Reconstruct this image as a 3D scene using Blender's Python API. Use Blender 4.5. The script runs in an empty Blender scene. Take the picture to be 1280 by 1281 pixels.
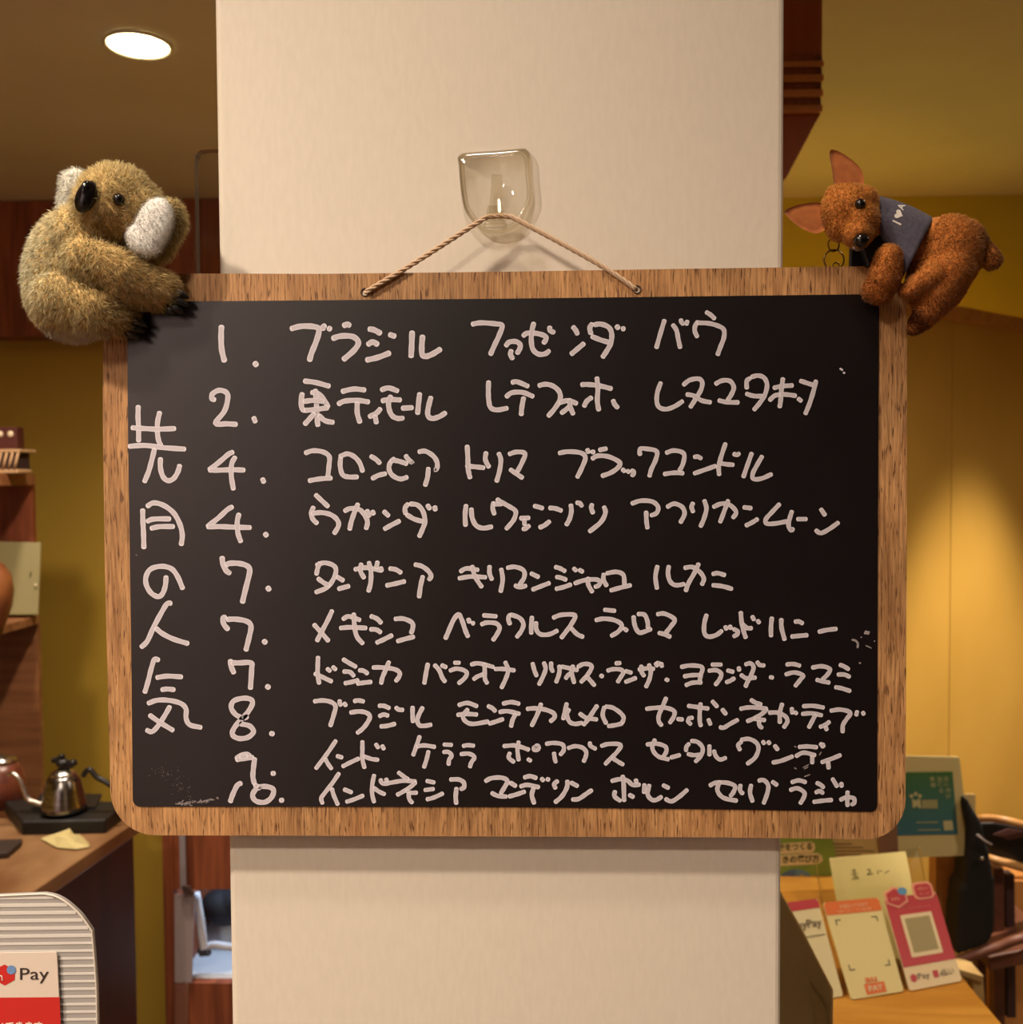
import bpy, bmesh, math, random
import numpy as np
from mathutils import Vector, Matrix, Euler
from mathutils.bvhtree import BVHTree
random.seed(7); RNG = np.random.default_rng(11)
R = math.radians
S = bpy.context.scene
COL = S.collection
# ------------------------------------------------------------------ camera
F = 1250.0; DCOL = 0.575; CZ = 1.60; CEIL = 2.50
PITCH, YAW, ROLL = -2.1, 1.6, -0.36
CM = (Matrix.Rotation(R(YAW), 4, 'Z') @ Matrix.Rotation(R(90 + PITCH), 4, 'X') @ Matrix.Rotation(R(ROLL), 4, 'Z'))
CM.translation = Vector((0, -DCOL, CZ))
cam_d = bpy.data.cameras.new('camera'); cam = bpy.data.objects.new('camera', cam_d); COL.objects.link(cam)
cam.matrix_world = CM
cam_d.sensor_width = 36; cam_d.sensor_fit = 'HORIZONTAL'; cam_d.lens = 36 * F / 1280; cam_d.clip_start = 0.02
cam_d.dof.use_dof = True; cam_d.dof.focus_distance = 0.557; cam_d.dof.aperture_fstop = 15
S.camera = cam
# ------------------------------------------------------------------ world, exposure, lamps
S.view_settings.view_transform = 'Standard'; S.view_settings.look = 'None'
S.view_settings.exposure = 2.02
S.cycles.transparent_max_bounces = 32; S.view_settings.gamma = 1.0; S.view_settings.use_curve_mapping = False
W = bpy.data.worlds.new('world'); S.world = W; W.use_nodes = True
W.node_tree.nodes['Background'].inputs[0].default_value = (1.0, 0.72, 0.45, 1)
W.node_tree.nodes['Background'].inputs[1].default_value = 0.05
WARM = (1.0, 0.825, 0.655)
LAMPS = [  # x, y, power, spot angle, blend, radius
    (-0.80, -0.66, 20.0, 140, 0.7, 0.040),
    (-0.10, -0.40, 4.2, 130, 0.8, 0.05),
    (-0.55, -1.30, 25.0, 150, 0.8, 0.07),  # added fill, softens shadows and lifts the koala
    (-1.45, -2.20, 30.0, 150, 0.8, 0.06),  # added wash on the unseen rear wall, for the haze on the board
    (-1.35, 1.40, 15.0, 150, 0.8, 0.06),  # added to brighten the back left of the room
    (0.95, 0.55, 5.5, 150, 0.8, 0.06),  # added to brighten the cards on the right table
    (1.9, 0.6, 14.0, 150, 0.8, 0.06),
]
def add_spot(x, y, e, ang, blend, rad, z=None, rot=(0, 0, 0), col=WARM):
    l = bpy.data.lights.new('downlight_or_fill', 'SPOT'); l.energy = e; l.color = col  # shared by ceiling downlights and added fill spots
    l.spot_size = R(ang); l.spot_blend = blend; l.shadow_soft_size = rad
    o = bpy.data.objects.new('downlight_or_fill', l); o.location = (x, y, (CEIL - 0.03) if z is None else z)
    o.rotation_euler = rot; COL.objects.link(o); return o
for a in LAMPS: add_spot(*a)

# ------------------------------------------------------------------ projection helpers (points of the photo put at a real depth)
CMR = CM.to_3x3()
def ray(px, py):
    return CMR @ Vector(((px - 640) / F, (640.5 - py) / F, -1))
def P(px, py, Y):
    """world point seen at (px, py) lying on the plane y = Y"""
    d = ray(px, py); t = (Y + DCOL) / d.y
    return Vector((0, -DCOL, CZ)) + d * t
def PZ(px, py, Z):
    d = ray(px, py); t = (Z - CZ) / d.z
    return Vector((0, -DCOL, CZ)) + d * t
CI = np.array(CM.inverted())
def proj(pts):
    p = np.c_[pts, np.ones(len(pts))] @ CI.T
    return np.c_[640 + F * p[:, 0] / -p[:, 2], 640.5 - F * p[:, 1] / -p[:, 2]]
YB = -0.0165                       # front plane of the board
SPX = (YB + DCOL) / F              # metres per photo pixel at the board

def lin(c):
    return tuple((x / 255 / 12.92) if x / 255 <= 0.04045 else ((x / 255 + 0.055) / 1.055) ** 2.4 for x in c)
# ------------------------------------------------------------------ materials
def mat(name, rgb, rough=0.6, metal=0.0, spec=0.5, trans=0.0, emit=None, es=1.0, ior=1.5, sheen=0, alpha=1.0):
    m = bpy.data.materials.new(name); m.use_nodes = True
    b = m.node_tree.nodes['Principled BSDF']
    b.inputs['Base Color'].default_value = (*lin(rgb), 1)
    b.inputs['Roughness'].default_value = rough; b.inputs['Metallic'].default_value = metal
    b.inputs['Specular IOR Level'].default_value = spec; b.inputs['Transmission Weight'].default_value = trans
    b.inputs['IOR'].default_value = ior; b.inputs['Sheen Weight'].default_value = sheen
    b.inputs['Alpha'].default_value = alpha
    if emit: b.inputs['Emission Color'].default_value = (*lin(emit), 1); b.inputs['Emission Strength'].default_value = es
    return m
def nodes(m): return m.node_tree.nodes, m.node_tree.links, m.node_tree.nodes['Principled BSDF']
def varied(name, rgb, rgb2, scale=(8, 8, 8), rough=0.6, detail=6, bump=0.0, spec=0.5, lo=0.35, hi=0.65, dist=0.0, obj=True, **k):
    """two colours mixed by a stretched noise, with optional fine relief"""
    m = mat(name, rgb, rough, spec=spec, **k); N, L, b = nodes(m)
    tc = N.new('ShaderNodeTexCoord'); mp = N.new('ShaderNodeMapping'); mp.inputs['Scale'].default_value = scale
    L.new(tc.outputs['Object'], mp.inputs['Vector'])
    nz = N.new('ShaderNodeTexNoise'); nz.inputs['Scale'].default_value = 1; nz.inputs['Detail'].default_value = detail
    nz.inputs['Distortion'].default_value = dist
    L.new(mp.outputs[0], nz.inputs['Vector'])
    cr = N.new('ShaderNodeValToRGB'); cr.color_ramp.elements[0].position = lo; cr.color_ramp.elements[1].position = hi
    cr.color_ramp.elements[0].color = (*lin(rgb), 1); cr.color_ramp.elements[1].color = (*lin(rgb2), 1)
    L.new(nz.outputs['Fac'], cr.inputs[0]); L.new(cr.outputs[0], b.inputs['Base Color'])
    if bump:
        bp = N.new('ShaderNodeBump'); bp.inputs['Strength'].default_value = 1; bp.inputs['Distance'].default_value = bump
        L.new(nz.outputs['Fac'], bp.inputs['Height']); L.new(bp.outputs[0], b.inputs['Normal'])
    return m
def clear(name, tint=(0.93, 0.93, 0.9), rough=0.03, refl=1.0, ior=1.49):
    """clear acrylic: straight-through transmission with a Fresnel reflection"""
    m = bpy.data.materials.new(name); m.use_nodes = True; N, L = m.node_tree.nodes, m.node_tree.links
    N.remove(N['Principled BSDF']); out = N['Material Output']
    t = N.new('ShaderNodeBsdfTransparent'); t.inputs[0].default_value = (*tint, 1)
    g = N.new('ShaderNodeBsdfGlossy'); g.inputs['Roughness'].default_value = rough
    lw = N.new('ShaderNodeLayerWeight'); lw.inputs[0].default_value = 0.5
    pw = N.new('ShaderNodeMath'); pw.operation = 'POWER'; pw.inputs[1].default_value = 4.0; L.new(lw.outputs['Facing'], pw.inputs[0])
    mm = N.new('ShaderNodeMath'); mm.operation = 'MULTIPLY_ADD'; mm.use_clamp = True
    mm.inputs[1].default_value = 0.9 * refl; mm.inputs[2].default_value = 0.04 * refl; L.new(pw.outputs[0], mm.inputs[0])
    mx = N.new('ShaderNodeMixShader'); L.new(mm.outputs[0], mx.inputs[0]); L.new(t.outputs[0], mx.inputs[1]); L.new(g.outputs[0], mx.inputs[2])
    L.new(mx.outputs[0], out.inputs[0]); return m
def plywood(name, light, dark, pore):
    m = mat(name, light, 0.55, spec=0.35); N, L, b = nodes(m)
    tc = N.new('ShaderNodeTexCoord')
    def noise(sc, det, dist=0.0):
        mp = N.new('ShaderNodeMapping'); mp.inputs['Scale'].default_value = sc; L.new(tc.outputs['Object'], mp.inputs[0])
        n = N.new('ShaderNodeTexNoise'); n.inputs['Scale'].default_value = 1; n.inputs['Detail'].default_value = det
        n.inputs['Distortion'].default_value = dist; L.new(mp.outputs[0], n.inputs['Vector']); return n.outputs['Fac']
    def ramp(f, a, c, lo, hi):
        r = N.new('ShaderNodeValToRGB'); r.color_ramp.elements[0].position = lo; r.color_ramp.elements[1].position = hi
        r.color_ramp.elements[0].color = (*a, 1); r.color_ramp.elements[1].color = (*c, 1); L.new(f, r.inputs[0]); return r.outputs[0]
    base = ramp(noise((110, 6, 14), 6, 0.4), lin(light), lin(dark), 0.35, 0.75)
    fine = noise((750, 6, 42), 5); pores = noise((1050, 8, 90), 2)
    bl = ramp(noise((14, 4, 9), 3), (0.78, 0.78, 0.78), (1.1, 1.08, 1.05), 0.35, 0.6)
    m1 = N.new('ShaderNodeMixRGB'); m1.blend_type = 'MULTIPLY'; m1.inputs[0].default_value = 1
    L.new(base, m1.inputs[1]); L.new(ramp(fine, (0.60, 0.56, 0.50), (1.16, 1.16, 1.14), 0.32, 0.62), m1.inputs[2])
    m2 = N.new('ShaderNodeMixRGB'); m2.blend_type = 'MULTIPLY'; m2.inputs[0].default_value = 1
    L.new(m1.outputs[0], m2.inputs[1]); L.new(bl, m2.inputs[2])
    m3 = N.new('ShaderNodeMixRGB'); L.new(ramp(pores, (0, 0, 0), (1, 1, 1), 0.585, 0.66), m3.inputs[0])
    L.new(m2.outputs[0], m3.inputs[1]); m3.inputs[2].default_value = (*lin(pore), 1)
    L.new(m3.outputs[0], b.inputs['Base Color'])
    bp = N.new('ShaderNodeBump'); bp.inputs['Distance'].default_value = 0.00035; bp.inputs['Strength'].default_value = 0.8
    bp.invert = True; L.new(pores, bp.inputs['Height']); L.new(bp.outputs[0], b.inputs['Normal'])
    return m
def attr_mat(name, rough=0.85, spec=0.2, sheen=0.2, mult=None):
    m = mat(name, (200, 200, 200), rough, spec=spec, sheen=sheen); N, L, b = nodes(m)
    a = N.new('ShaderNodeAttribute'); a.attribute_name = 'Col'; L.new(a.outputs['Color'], b.inputs['Base Color']); return m

M = {}
M['column'] = varied('column_paint', (215, 206, 191), (211, 202, 187), (300, 300, 90), 0.55, 4, 0.00002, spec=0.35)
M['ply'] = plywood('plywood', (184, 141, 96), (150, 108, 70), (92, 60, 36))
M['sheet'] = varied('blackboard_sheet', (15, 11, 13), (19, 14, 16), (30, 30, 30), 0.33, 5, 0.0, spec=0.7)
M['chalk'] = attr_mat('chalk_marker', 0.8, 0.2, 0)
M['cord'] = mat('cord_fibre', (196, 168, 138), 0.85, sheen=0.3)
M['acry'] = clear('clear_acrylic', (0.985, 0.98, 0.965), 0.02, 0.8)
M['acry_rim'] = clear('clear_acrylic_rim', (0.82, 0.78, 0.67), 0.08, 1.6)
M['acry_thick'] = clear('clear_acrylic_thick', (0.955, 0.94, 0.90), 0.03, 1.3)
M['black_gloss'] = mat('black_gloss_plastic', (14, 12, 13), 0.18)
M['black'] = mat('black_plastic', (16, 14, 14), 0.45)
M['claw'] = mat('black_felt_claw', (14, 12, 13), 0.5)
M['yellow'] = varied('yellow_wall_paint', (172, 140, 44), (166, 134, 40), (3, 3, 3), 0.7, 3, 0.0)
M['lime'] = varied('lime_yellow_wall', (196, 184, 76), (190, 178, 72), (3, 3, 3), 0.7, 3)
M['orange_wall'] = varied('ochre_panel', (210, 168, 78), (202, 160, 72), (4, 4, 3), 0.5, 3, spec=0.3)
M['ceil'] = varied('ceiling_paint', (196, 190, 172), (190, 184, 166), (3, 3, 3), 0.9, 3)
M['floor'] = varied('floor_boards', (128, 108, 84), (104, 86, 64), (4, 30, 4), 0.5, 5)
M['redwood'] = varied('red_brown_wood', (150, 82, 50), (112, 56, 34), (40, 40, 3), 0.5, 6, 0.0002, dist=0.8)
M['darkwood'] = varied('dark_brown_wood', (66, 34, 28), (48, 24, 21), (20, 20, 3), 0.5, 6)
M['counter'] = varied('worn_brown_counter', (140, 106, 72), (104, 70, 42), (10, 5, 10), 0.35, 5)
M['shelf'] = varied('brown_shelf_wood', (146, 98, 62), (122, 76, 48), (4, 40, 40), 0.5, 5)
M['trimwood'] = varied('golden_trim_wood', (206, 150, 82), (186, 130, 66), (30, 30, 30), 0.5, 5)
M['tabletop'] = varied('pale_yellow_wood', (208, 150, 62), (188, 128, 46), (4, 22, 4), 0.4, 6, dist=1.0)
M['paper'] = mat('white_paper', (214, 204, 170), 0.7)
M['offwhite'] = mat('white_plastic', (212, 206, 198), 0.5)
M['steel'] = mat('brushed_steel', (190, 186, 180), 0.22, metal=1.0)
M['chrome_dark'] = mat('dull_brass_wire', (120, 96, 60), 0.3, metal=1.0)
M['led'] = mat('lamp_glow', (255, 240, 190), 0.5, emit=(255, 236, 176), es=14)
M['white_ring'] = mat('lamp_ring_white', (200, 190, 170), 0.5)
# ------------------------------------------------------------------ mesh helpers
def tag(o, label=None, cat=None, group=None, kind=None):
    for k, v in (('label', label), ('category', cat), ('group', group), ('kind', kind)):
        if v: o[k] = v
    return o
def empty(name, loc, label, cat, group=None):
    o = bpy.data.objects.new(name, None); o.location = loc; o.empty_display_size = 0.02; COL.objects.link(o)
    return tag(o, label, cat, group)
def root_of(o):
    while o.parent: o = o.parent
    return o
def obj(name, V, Fc, m, parent=None, smooth=False, label=None, origin=None, mats=None, mi=None, bevel=0, colors=None):
    V = np.asarray(V, dtype=np.float64).reshape(-1, 3)
    if parent is not None: org = np.array(root_of(parent).location)
    elif origin is not None: org = np.array(origin)
    else: org = np.array([(V[:, 0].min() + V[:, 0].max()) / 2, (V[:, 1].min() + V[:, 1].max()) / 2, V[:, 2].min()])
    me = bpy.data.meshes.new(name); me.from_pydata((V - org).tolist(), [], [list(f) for f in Fc])
    for x in (mats or [m]): me.materials.append(x)
    if mi is not None: me.polygons.foreach_set('material_index', mi)
    if smooth: me.polygons.foreach_set('use_smooth', [True] * len(me.polygons))
    if colors is not None:
        a = me.color_attributes.new('Col', 'FLOAT_COLOR', 'POINT')
        a.data.foreach_set('color', np.c_[np.asarray(colors), np.ones(len(V))].astype(np.float32).ravel())
    me.update(); o = bpy.data.objects.new(name, me); COL.objects.link(o)
    if parent is not None: o.parent = parent
    else: o.location = org
    if bevel:
        b = o.modifiers.new('bevel', 'BEVEL'); b.width = bevel; b.segments = 2; b.limit_method = 'ANGLE'
    if label: o['label'] = label
    return o
class MB:
    def __init__(s): s.v = []; s.f = []
    def add(s, V, Fc):
        n = len(s.v); s.v += [tuple(p) for p in V]; s.f += [[i + n for i in f] for f in Fc]; return s
    def box(s, x0, x1, y0, y1, z0, z1):
        return s.add([(x, y, z) for x in (x0, x1) for y in (y0, y1) for z in (z0, z1)],
                     [(0, 1, 3, 2), (4, 6, 7, 5), (0, 4, 5, 1), (2, 3, 7, 6), (0, 2, 6, 4), (1, 5, 7, 3)])
    def prism(s, pts, off):
        n = len(pts); off = Vector(off); a = [Vector(p) for p in pts]; b = [p + off for p in a]
        return s.add(a + b, [list(range(n)), list(range(2 * n - 1, n - 1, -1))] + [[i, i + n, (i + 1) % n + n, (i + 1) % n] for i in range(n)])
    def tube(s, pts, r, k=10, closed=False):
        pts = [Vector(p) for p in pts]; n = len(pts); rs = r if hasattr(r, '__len__') else [r] * n
        V = []; up = None
        for i, p in enumerate(pts):
            a = pts[(i - 1) % n] if (closed or i > 0) else p; b = pts[(i + 1) % n] if (closed or i < n - 1) else p
            t = (b - a).normalized()
            if up is None: up = t.orthogonal().normalized()
            up = (up - t * up.dot(t)).normalized(); w = t.cross(up)
            V += [p + (up * math.cos(2 * math.pi * j / k) + w * math.sin(2 * math.pi * j / k)) * rs[i] for j in range(k)]
        Fc = []
        for i in range(n if closed else n - 1):
            for j in range(k):
                a, b = i * k + j, i * k + (j + 1) % k; c, d = ((i + 1) % n) * k + (j + 1) % k, ((i + 1) % n) * k + j
                Fc.append((a, b, c, d))
        if not closed: Fc += [list(range(k))[::-1], list(range((n - 1) * k, n * k))]
        return s.add(V, Fc)
    def lathe(s, c, prof, k=32):
        c = Vector(c); n = len(prof)
        V = [c + Vector((r * math.cos(2 * math.pi * j / k), r * math.sin(2 * math.pi * j / k), z)) for r, z in prof for j in range(k)]
        Fc = [(i * k + j, i * k + (j + 1) % k, (i + 1) * k + (j + 1) % k, (i + 1) * k + j) for i in range(n - 1) for j in range(k)]
        Fc += [list(range(k))[::-1], list(range((n - 1) * k, n * k))]
        return s.add(V, Fc)
    def ball(s, c, r, rot=None, seg=16):
        c = Vector(c); r = r if hasattr(r, '__len__') else (r, r, r); rings = seg // 2; V = []
        for i in range(1, rings):
            th = math.pi * i / rings
            for j in range(seg):
                ph = 2 * math.pi * j / seg
                p = Vector((r[0] * math.sin(th) * math.cos(ph), r[1] * math.sin(th) * math.sin(ph), r[2] * math.cos(th)))
                V.append(c + (rot @ p if rot else p))
        t = Vector((0, 0, r[2])); V += [c + (rot @ t if rot else t), c - (rot @ t if rot else t)]
        a = len(V) - 2; Fc = [(i * seg + j, (i + 1) * seg + j, (i + 1) * seg + (j + 1) % seg, i * seg + (j + 1) % seg) for i in range(rings - 2) for j in range(seg)]
        Fc += [(a, j, (j + 1) % seg) for j in range(seg)] + [(a + 1, (rings - 2) * seg + (j + 1) % seg, (rings - 2) * seg + j) for j in range(seg)]
        return s.add(V, Fc)
    def build(s, name, m, parent=None, **k): return obj(name, s.v, s.f, m, parent, **k)
def catmull(pts, sub=6, closed=False):
    p = [np.array(q, float) for q in pts]; n = len(p)
    if n < 3 and not closed: return p
    out = []
    rng = range(n) if closed else range(n - 1)
    for i in rng:
        a = p[(i - 1) % n] if (closed or i > 0) else 2 * p[0] - p[1]; b = p[i]; c = p[(i + 1) % n]
        d = p[(i + 2) % n] if (closed or i < n - 2) else 2 * p[-1] - p[-2]
        for t in np.arange(sub) / sub:
            out.append(0.5 * ((2 * b) + (c - a) * t + (2 * a - 5 * b + 4 * c - d) * t * t + (3 * b - a - 3 * c + d) * t ** 3))
    if not closed: out.append(p[-1])
    return out
def evaluated(o):
    dg = bpy.context.evaluated_depsgraph_get(); e = o.evaluated_get(dg); me = e.to_mesh()
    V = np.empty(len(me.vertices) * 3); me.vertices.foreach_get('co', V); V = V.reshape(-1, 3)
    Fc = [tuple(p.vertices) for p in me.polygons]; e.to_mesh_clear(); return V, Fc
def blob(mb, voxel, smooth=8, factor=0.5):
    """fuse overlapping closed shells into one continuous surface"""
    me = bpy.data.meshes.new('tmp'); me.from_pydata(mb.v, [], mb.f); o = bpy.data.objects.new('tmp', me); COL.objects.link(o)
    r = o.modifiers.new('r', 'REMESH'); r.mode = 'VOXEL'; r.voxel_size = voxel
    s_ = o.modifiers.new('s', 'SMOOTH'); s_.iterations = smooth; s_.factor = factor
    V, Fc = evaluated(o); bpy.data.objects.remove(o); return V, Fc
def text_geo(txt, size=1.0, bold=0.0):
    c = bpy.data.curves.new('t', 'FONT'); c.body = txt; c.size = size; c.resolution_u = 3; c.offset = bold
    o = bpy.data.objects.new('t', c); COL.objects.link(o); V, Fc = evaluated(o); bpy.data.objects.remove(o)
    return V, Fc
def text_fit(txt, w, h, bold=0.0):
    V, Fc = text_geo(txt, 1.0, bold)
    if len(V) == 0: return V, Fc
    mn, mx = V.min(0), V.max(0); V = (V - mn) / np.maximum(mx - mn, 1e-6); V[:, 0] *= w; V[:, 1] *= h; return V, Fc

# ------------------------------------------------------------------ the room
def struct(name, mb, m, **k):
    o = mb.build(name, m, **k); o['kind'] = 'structure'; return o
XL, XR, YN, YF = -2.6, 3.2, -2.6, 2.75
struct('floor', MB().box(XL, XR, YN, YF, -0.05, 0), M['floor'])
LX, LY = 0, 0
pc = PZ(173, 57, CEIL - 0.004); LX, LY = pc.x, pc.y
struct('ceiling', MB().box(XL, XR, YN, YF, CEIL, CEIL + 0.05), M['ceil'])
struct('wall_back', MB().box(XL, 0.30, YF, YF + 0.08, 0, CEIL), M['yellow'])
struct('wall_back_right', MB().box(0.30, XR, YF, YF + 0.08, 0, CEIL), M['lime'])
struct('wall_left', MB().box(XL - 0.08, XL, YN, YF + 0.08, 0, CEIL), M['yellow'])
struct('wall_right', MB().box(XR, XR + 0.08, YN, YF + 0.08, 0, CEIL), M['yellow'])
struct('wall_front', MB().box(XL - 0.08, -0.75, YN - 0.08, YN, 0, CEIL), varied('rear_wall_paint', (228, 214, 226), (222, 208, 220), (3, 3, 3), 0.8, 3))  # unseen wall, made pale so the board's left side reflects brightly
struct('wall_front_right', MB().box(-0.75, XR + 0.08, YN - 0.08, YN, 0, CEIL), M['darkwood'])  # unseen wall, made dark so the board's right side reflects little
# red brown wooden beam hung along the top of the back wall, left
zt = P(100, 420, YF - 0.10).z
struct('trim_1', MB().box(XL, 0.28, YF - 0.10, YF - 0.002, zt, CEIL - 0.002), M['redwood'])
# white column
cl, crx = P(273.5, 340, 0).x, P(981, 340, 0).x
co = MB().box(cl, crx, 0, 0.30, 0, CEIL).build('column', M['column'])
b = co.modifiers.new('bevel', 'BEVEL'); b.width = 0.0035; b.segments = 3
co.data.polygons.foreach_set('use_smooth', [False] * 6); co['kind'] = 'structure'
# oblique ochre partition with a wooden cap
A = PZ(1180, 384, 2.0); B = PZ(1280, 402, 2.0); dr = (B - A); dr.z = 0; dr.normalize(); nn = Vector((dr.y, -dr.x, 0))
p0, p1 = A - dr * 0.62, A + dr * 1.75
def oblique(a, b_, z0, z1, t0, t1):
    q = [a + nn * t1, b_ + nn * t1, b_ + nn * t0, a + nn * t0]
    return MB().prism([(v.x, v.y, z0) for v in q], (0, 0, z1 - z0))
seam = A - dr * 0.0 + dr * 0.045
pt_ = oblique(p0, seam - dr * 0.0015, 0, 1.975, -0.04, 0.0)
struct('wall_partition', pt_, M['orange_wall'])
struct('wall_partition_side', oblique(seam + dr * 0.0015, p1, 0, 1.975, -0.04, 0.0), M['orange_wall'])
struct('trim_2', oblique(p0, p1, 1.972, 2.005, -0.05, 0.012), M['trimwood'])
w = A + dr * 0.12 + nn * 0.46
add_spot(w.x, w.y, 52.0, 57, 0.5, 0.03)
v_ = A - nn * 0.25 - dr * 0.1
add_spot(v_.x + 0.2, 2.45, 36.0, 150, 0.9, 0.05, z=2.0)  # added spot hidden behind the partition, brightens the lime wall
# downlights of the ceiling
def downlight(x, y, label, on=True):
    t = empty('ceiling_downlight', (x, y, CEIL), label, 'light')
    MB().lathe((x, y, CEIL), [(0.064, -0.001), (0.070, -0.001), (0.070, -0.006), (0.062, -0.007), (0.060, -0.002)], 40).build('ring', M['white_ring'], t, smooth=True)
    MB().lathe((x, y, CEIL), [(0.0602, -0.0035), (0.0602, -0.0006)], 40).build('diffuser', M['led'], t)
    return t
downlight(LX, LY, 'round glowing white ceiling downlight at upper left above the koala toy')
add_spot(LX, LY, 22.0, 130, 0.7, 0.05)
for i, a in enumerate(LAMPS):
    pass

# ------------------------------------------------------------------ the blackboard
def bp(px, py, dy=0.0): return P(px, py, YB + dy)
def corner(cx, cy, r, a0, a1, n=10):
    return [(cx + r * math.cos(R(a0 + (a1 - a0) * i / n)), cy + r * math.sin(R(a0 + (a1 - a0) * i / n))) for i in range(n + 1)]
board = empty('hanging_blackboard', bp(635, 1047), 'wood-framed blackboard with rounded corners and white Japanese handwriting, hung on white column', 'blackboard')
BT = 0.0042
outer = (corner(172, 385, 43, 180, 270) + [(400, 342.6), (640, 339.8), (860, 336.2)] + corner(1091, 377, 44, 270, 360)
         + [(1134.5, 700)] + corner(1084, 1001, 49, 0, 90) + [(900, 1047.5), (640, 1046.5), (400, 1045.5)]
         + corner(195, 988, 57, 90, 180) + [(131, 700), (128.6, 520)])
def hole(cx, cy, r=4.6, n=14): return [(cx + r * math.cos(2 * math.pi * i / n), cy + r * math.sin(2 * math.pi * i / n)) for i in range(n)]
H1, H2 = (456.5, 365.5), (797, 362)
def plate_with_holes(poly, holes, dy0, dy1):
    bm = bmesh.new(); es = []; loops = []
    for lp in [poly] + holes:
        vs = [bm.verts.new(bp(x, y, dy0)) for x, y in lp]; loops.append(vs)
        es += [bm.edges.new((vs[i], vs[(i + 1) % len(vs)])) for i in range(len(vs))]
    bmesh.ops.triangle_fill(bm, use_beauty=True, edges=es)
    front = [tuple(v.index for v in f.verts) for f in bm.faces] if False else None
    bm.verts.index_update(); V = [v.co.copy() for v in bm.verts]; T = [[v.index for v in f.verts] for f in bm.faces]
    L = [[v.index for v in lp] for lp in loops]; bm.free()
    n = len(V); V2 = V + [v + Vector((0, dy1 - dy0, 0)) for v in V]
    Fc = T + [[i + n for i in t][::-1] for t in T]
    for lp in L:
        for i in range(len(lp)): a, b = lp[i], lp[(i + 1) % len(lp)]; Fc.append([a, b, b + n, a + n])
    return V2, Fc
V, Fc = plate_with_holes(outer, [hole(*H1), hole(*H2)], 0, BT)
fr = obj('plywood_panel', V, Fc, M['ply'], board)
bm = bmesh.new(); bm.from_mesh(fr.data); bmesh.ops.recalc_face_normals(bm, faces=bm.faces); bm.to_mesh(fr.data); bm.free()
inner = (corner(166, 384.5, 7, 180, 270, 4) + [(400, 375.6), (640, 373.5), (860, 370.8)] + corner(1093, 375, 7, 270, 360, 4) + [(1098.8, 560), (1097.8, 800)]
         + corner(1089, 1007, 8.5, 0, 90, 5) + [(900, 1012.4), (640, 1009.6), (400, 1009)] + corner(175, 1000, 9, 90, 180, 5) + [(164, 800), (160.3, 560)])
MB().prism([bp(x, y, -0.0006) for x, y in inner], (0, 0.0007, 0)).build('writing_sheet', M['sheet'], board)
# ---- handwriting : strokes traced as pen paths, lying on the sheet
HW = {}
def crop(key, x0, y0, s, w, data):
    L = HW.setdefault(key, [])
    for st in data.split(';'):
        a = [tuple(float(c) for c in q.split(',')) for q in st.split()]
        if a: L.append(([(x0 + x / s, y0 + y / s) for x, y in a], w))
crop('1', 240, 380, 3.657, 6.9, '136,100 134,150 137,210 150,265; 287,270 297,282; 452,115 500,103 560,105 582,120 570,170 548,225 538,262; 612,98 602,106 600,120; 626,112 634,116; 692,102 710,94 725,102; 642,160 680,148 735,150 762,175 745,210 692,257; 808,115 835,120 866,137; 803,188 828,175 853,188; 797,258 850,246 908,224; 902,140 932,150; 1008,126 1006,190 1003,245; 1056,145 1052,200 1056,235 1075,240 1105,228 1140,206')
crop('2', 240, 380, 3.657, 6.3, '108,440 92,434 95,412 125,396 157,405 165,430 150,490 108,547 160,549 207,552; 282,518 292,543; 512,353 565,360 632,378; 506,408 500,445 505,480 520,490; 545,405 580,412 605,440 625,475; 510,447 560,442 605,448; 515,488 565,484 625,475; 565,392 570,450 573,520 577,560; 562,500 540,525 515,553; 580,510 610,535 650,543; 685,402 740,390 795,395; 668,460 700,445 760,442 812,450; 757,450 757,500 770,545; 865,478 845,500 810,518; 838,510 845,548; 865,395 900,385 945,400; 868,445 900,438 958,440; 912,420 900,450 905,490 920,515 945,525 970,522; 960,478 1012,475; 1043,408 1038,450 1033,505; 1095,425 1082,475 1080,510 1100,525 1135,515 1163,497')
crop('1', 570, 380, 5.12, 6.2, '103,132 160,122 250,128 298,140 280,200 250,265 222,328; 320,272 345,245 390,243 415,265 408,295 392,320; 358,295 352,325 368,355; 502,120 490,170 485,230 495,290 530,322 575,320 602,298; 430,208 460,188 520,190 570,205 580,225 562,255; 605,145 603,165 615,178 635,182; 750,145 770,170 782,198; 738,325 780,290 825,252; 878,125 860,155 868,195; 885,135 930,130 980,150 1000,190 995,250 970,300 940,345; 870,208 930,232 1000,252; 1030,142 1045,158; 1068,160 1080,160')
crop('2', 570, 380, 5.12, 6.0, '212,495 210,560 213,620 225,665 265,680 335,668; 358,505 395,500 468,530; 322,598 360,570 430,568 500,595; 437,598 425,660 420,715; 530,525 580,515 630,530 665,565 670,610 640,665 592,722; 665,635 720,620 780,640; 730,608 735,660 755,710; 735,655 705,680 675,702; 803,518 850,517 920,525 1002,545; 905,470 912,540 908,620 918,685; 875,598 840,625 822,660; 1008,615 1020,645 1042,668')
crop('1', 800, 380, 5.12, 5.6, '162,102 135,190 108,285; 212,132 238,170 248,220 262,285; 265,98 270,118 285,132; 308,108 300,135; 425,52 455,70 485,98; 378,112 358,140 355,175 372,215; 370,122 440,125 500,140 540,165 542,215 520,275 500,330')
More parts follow.
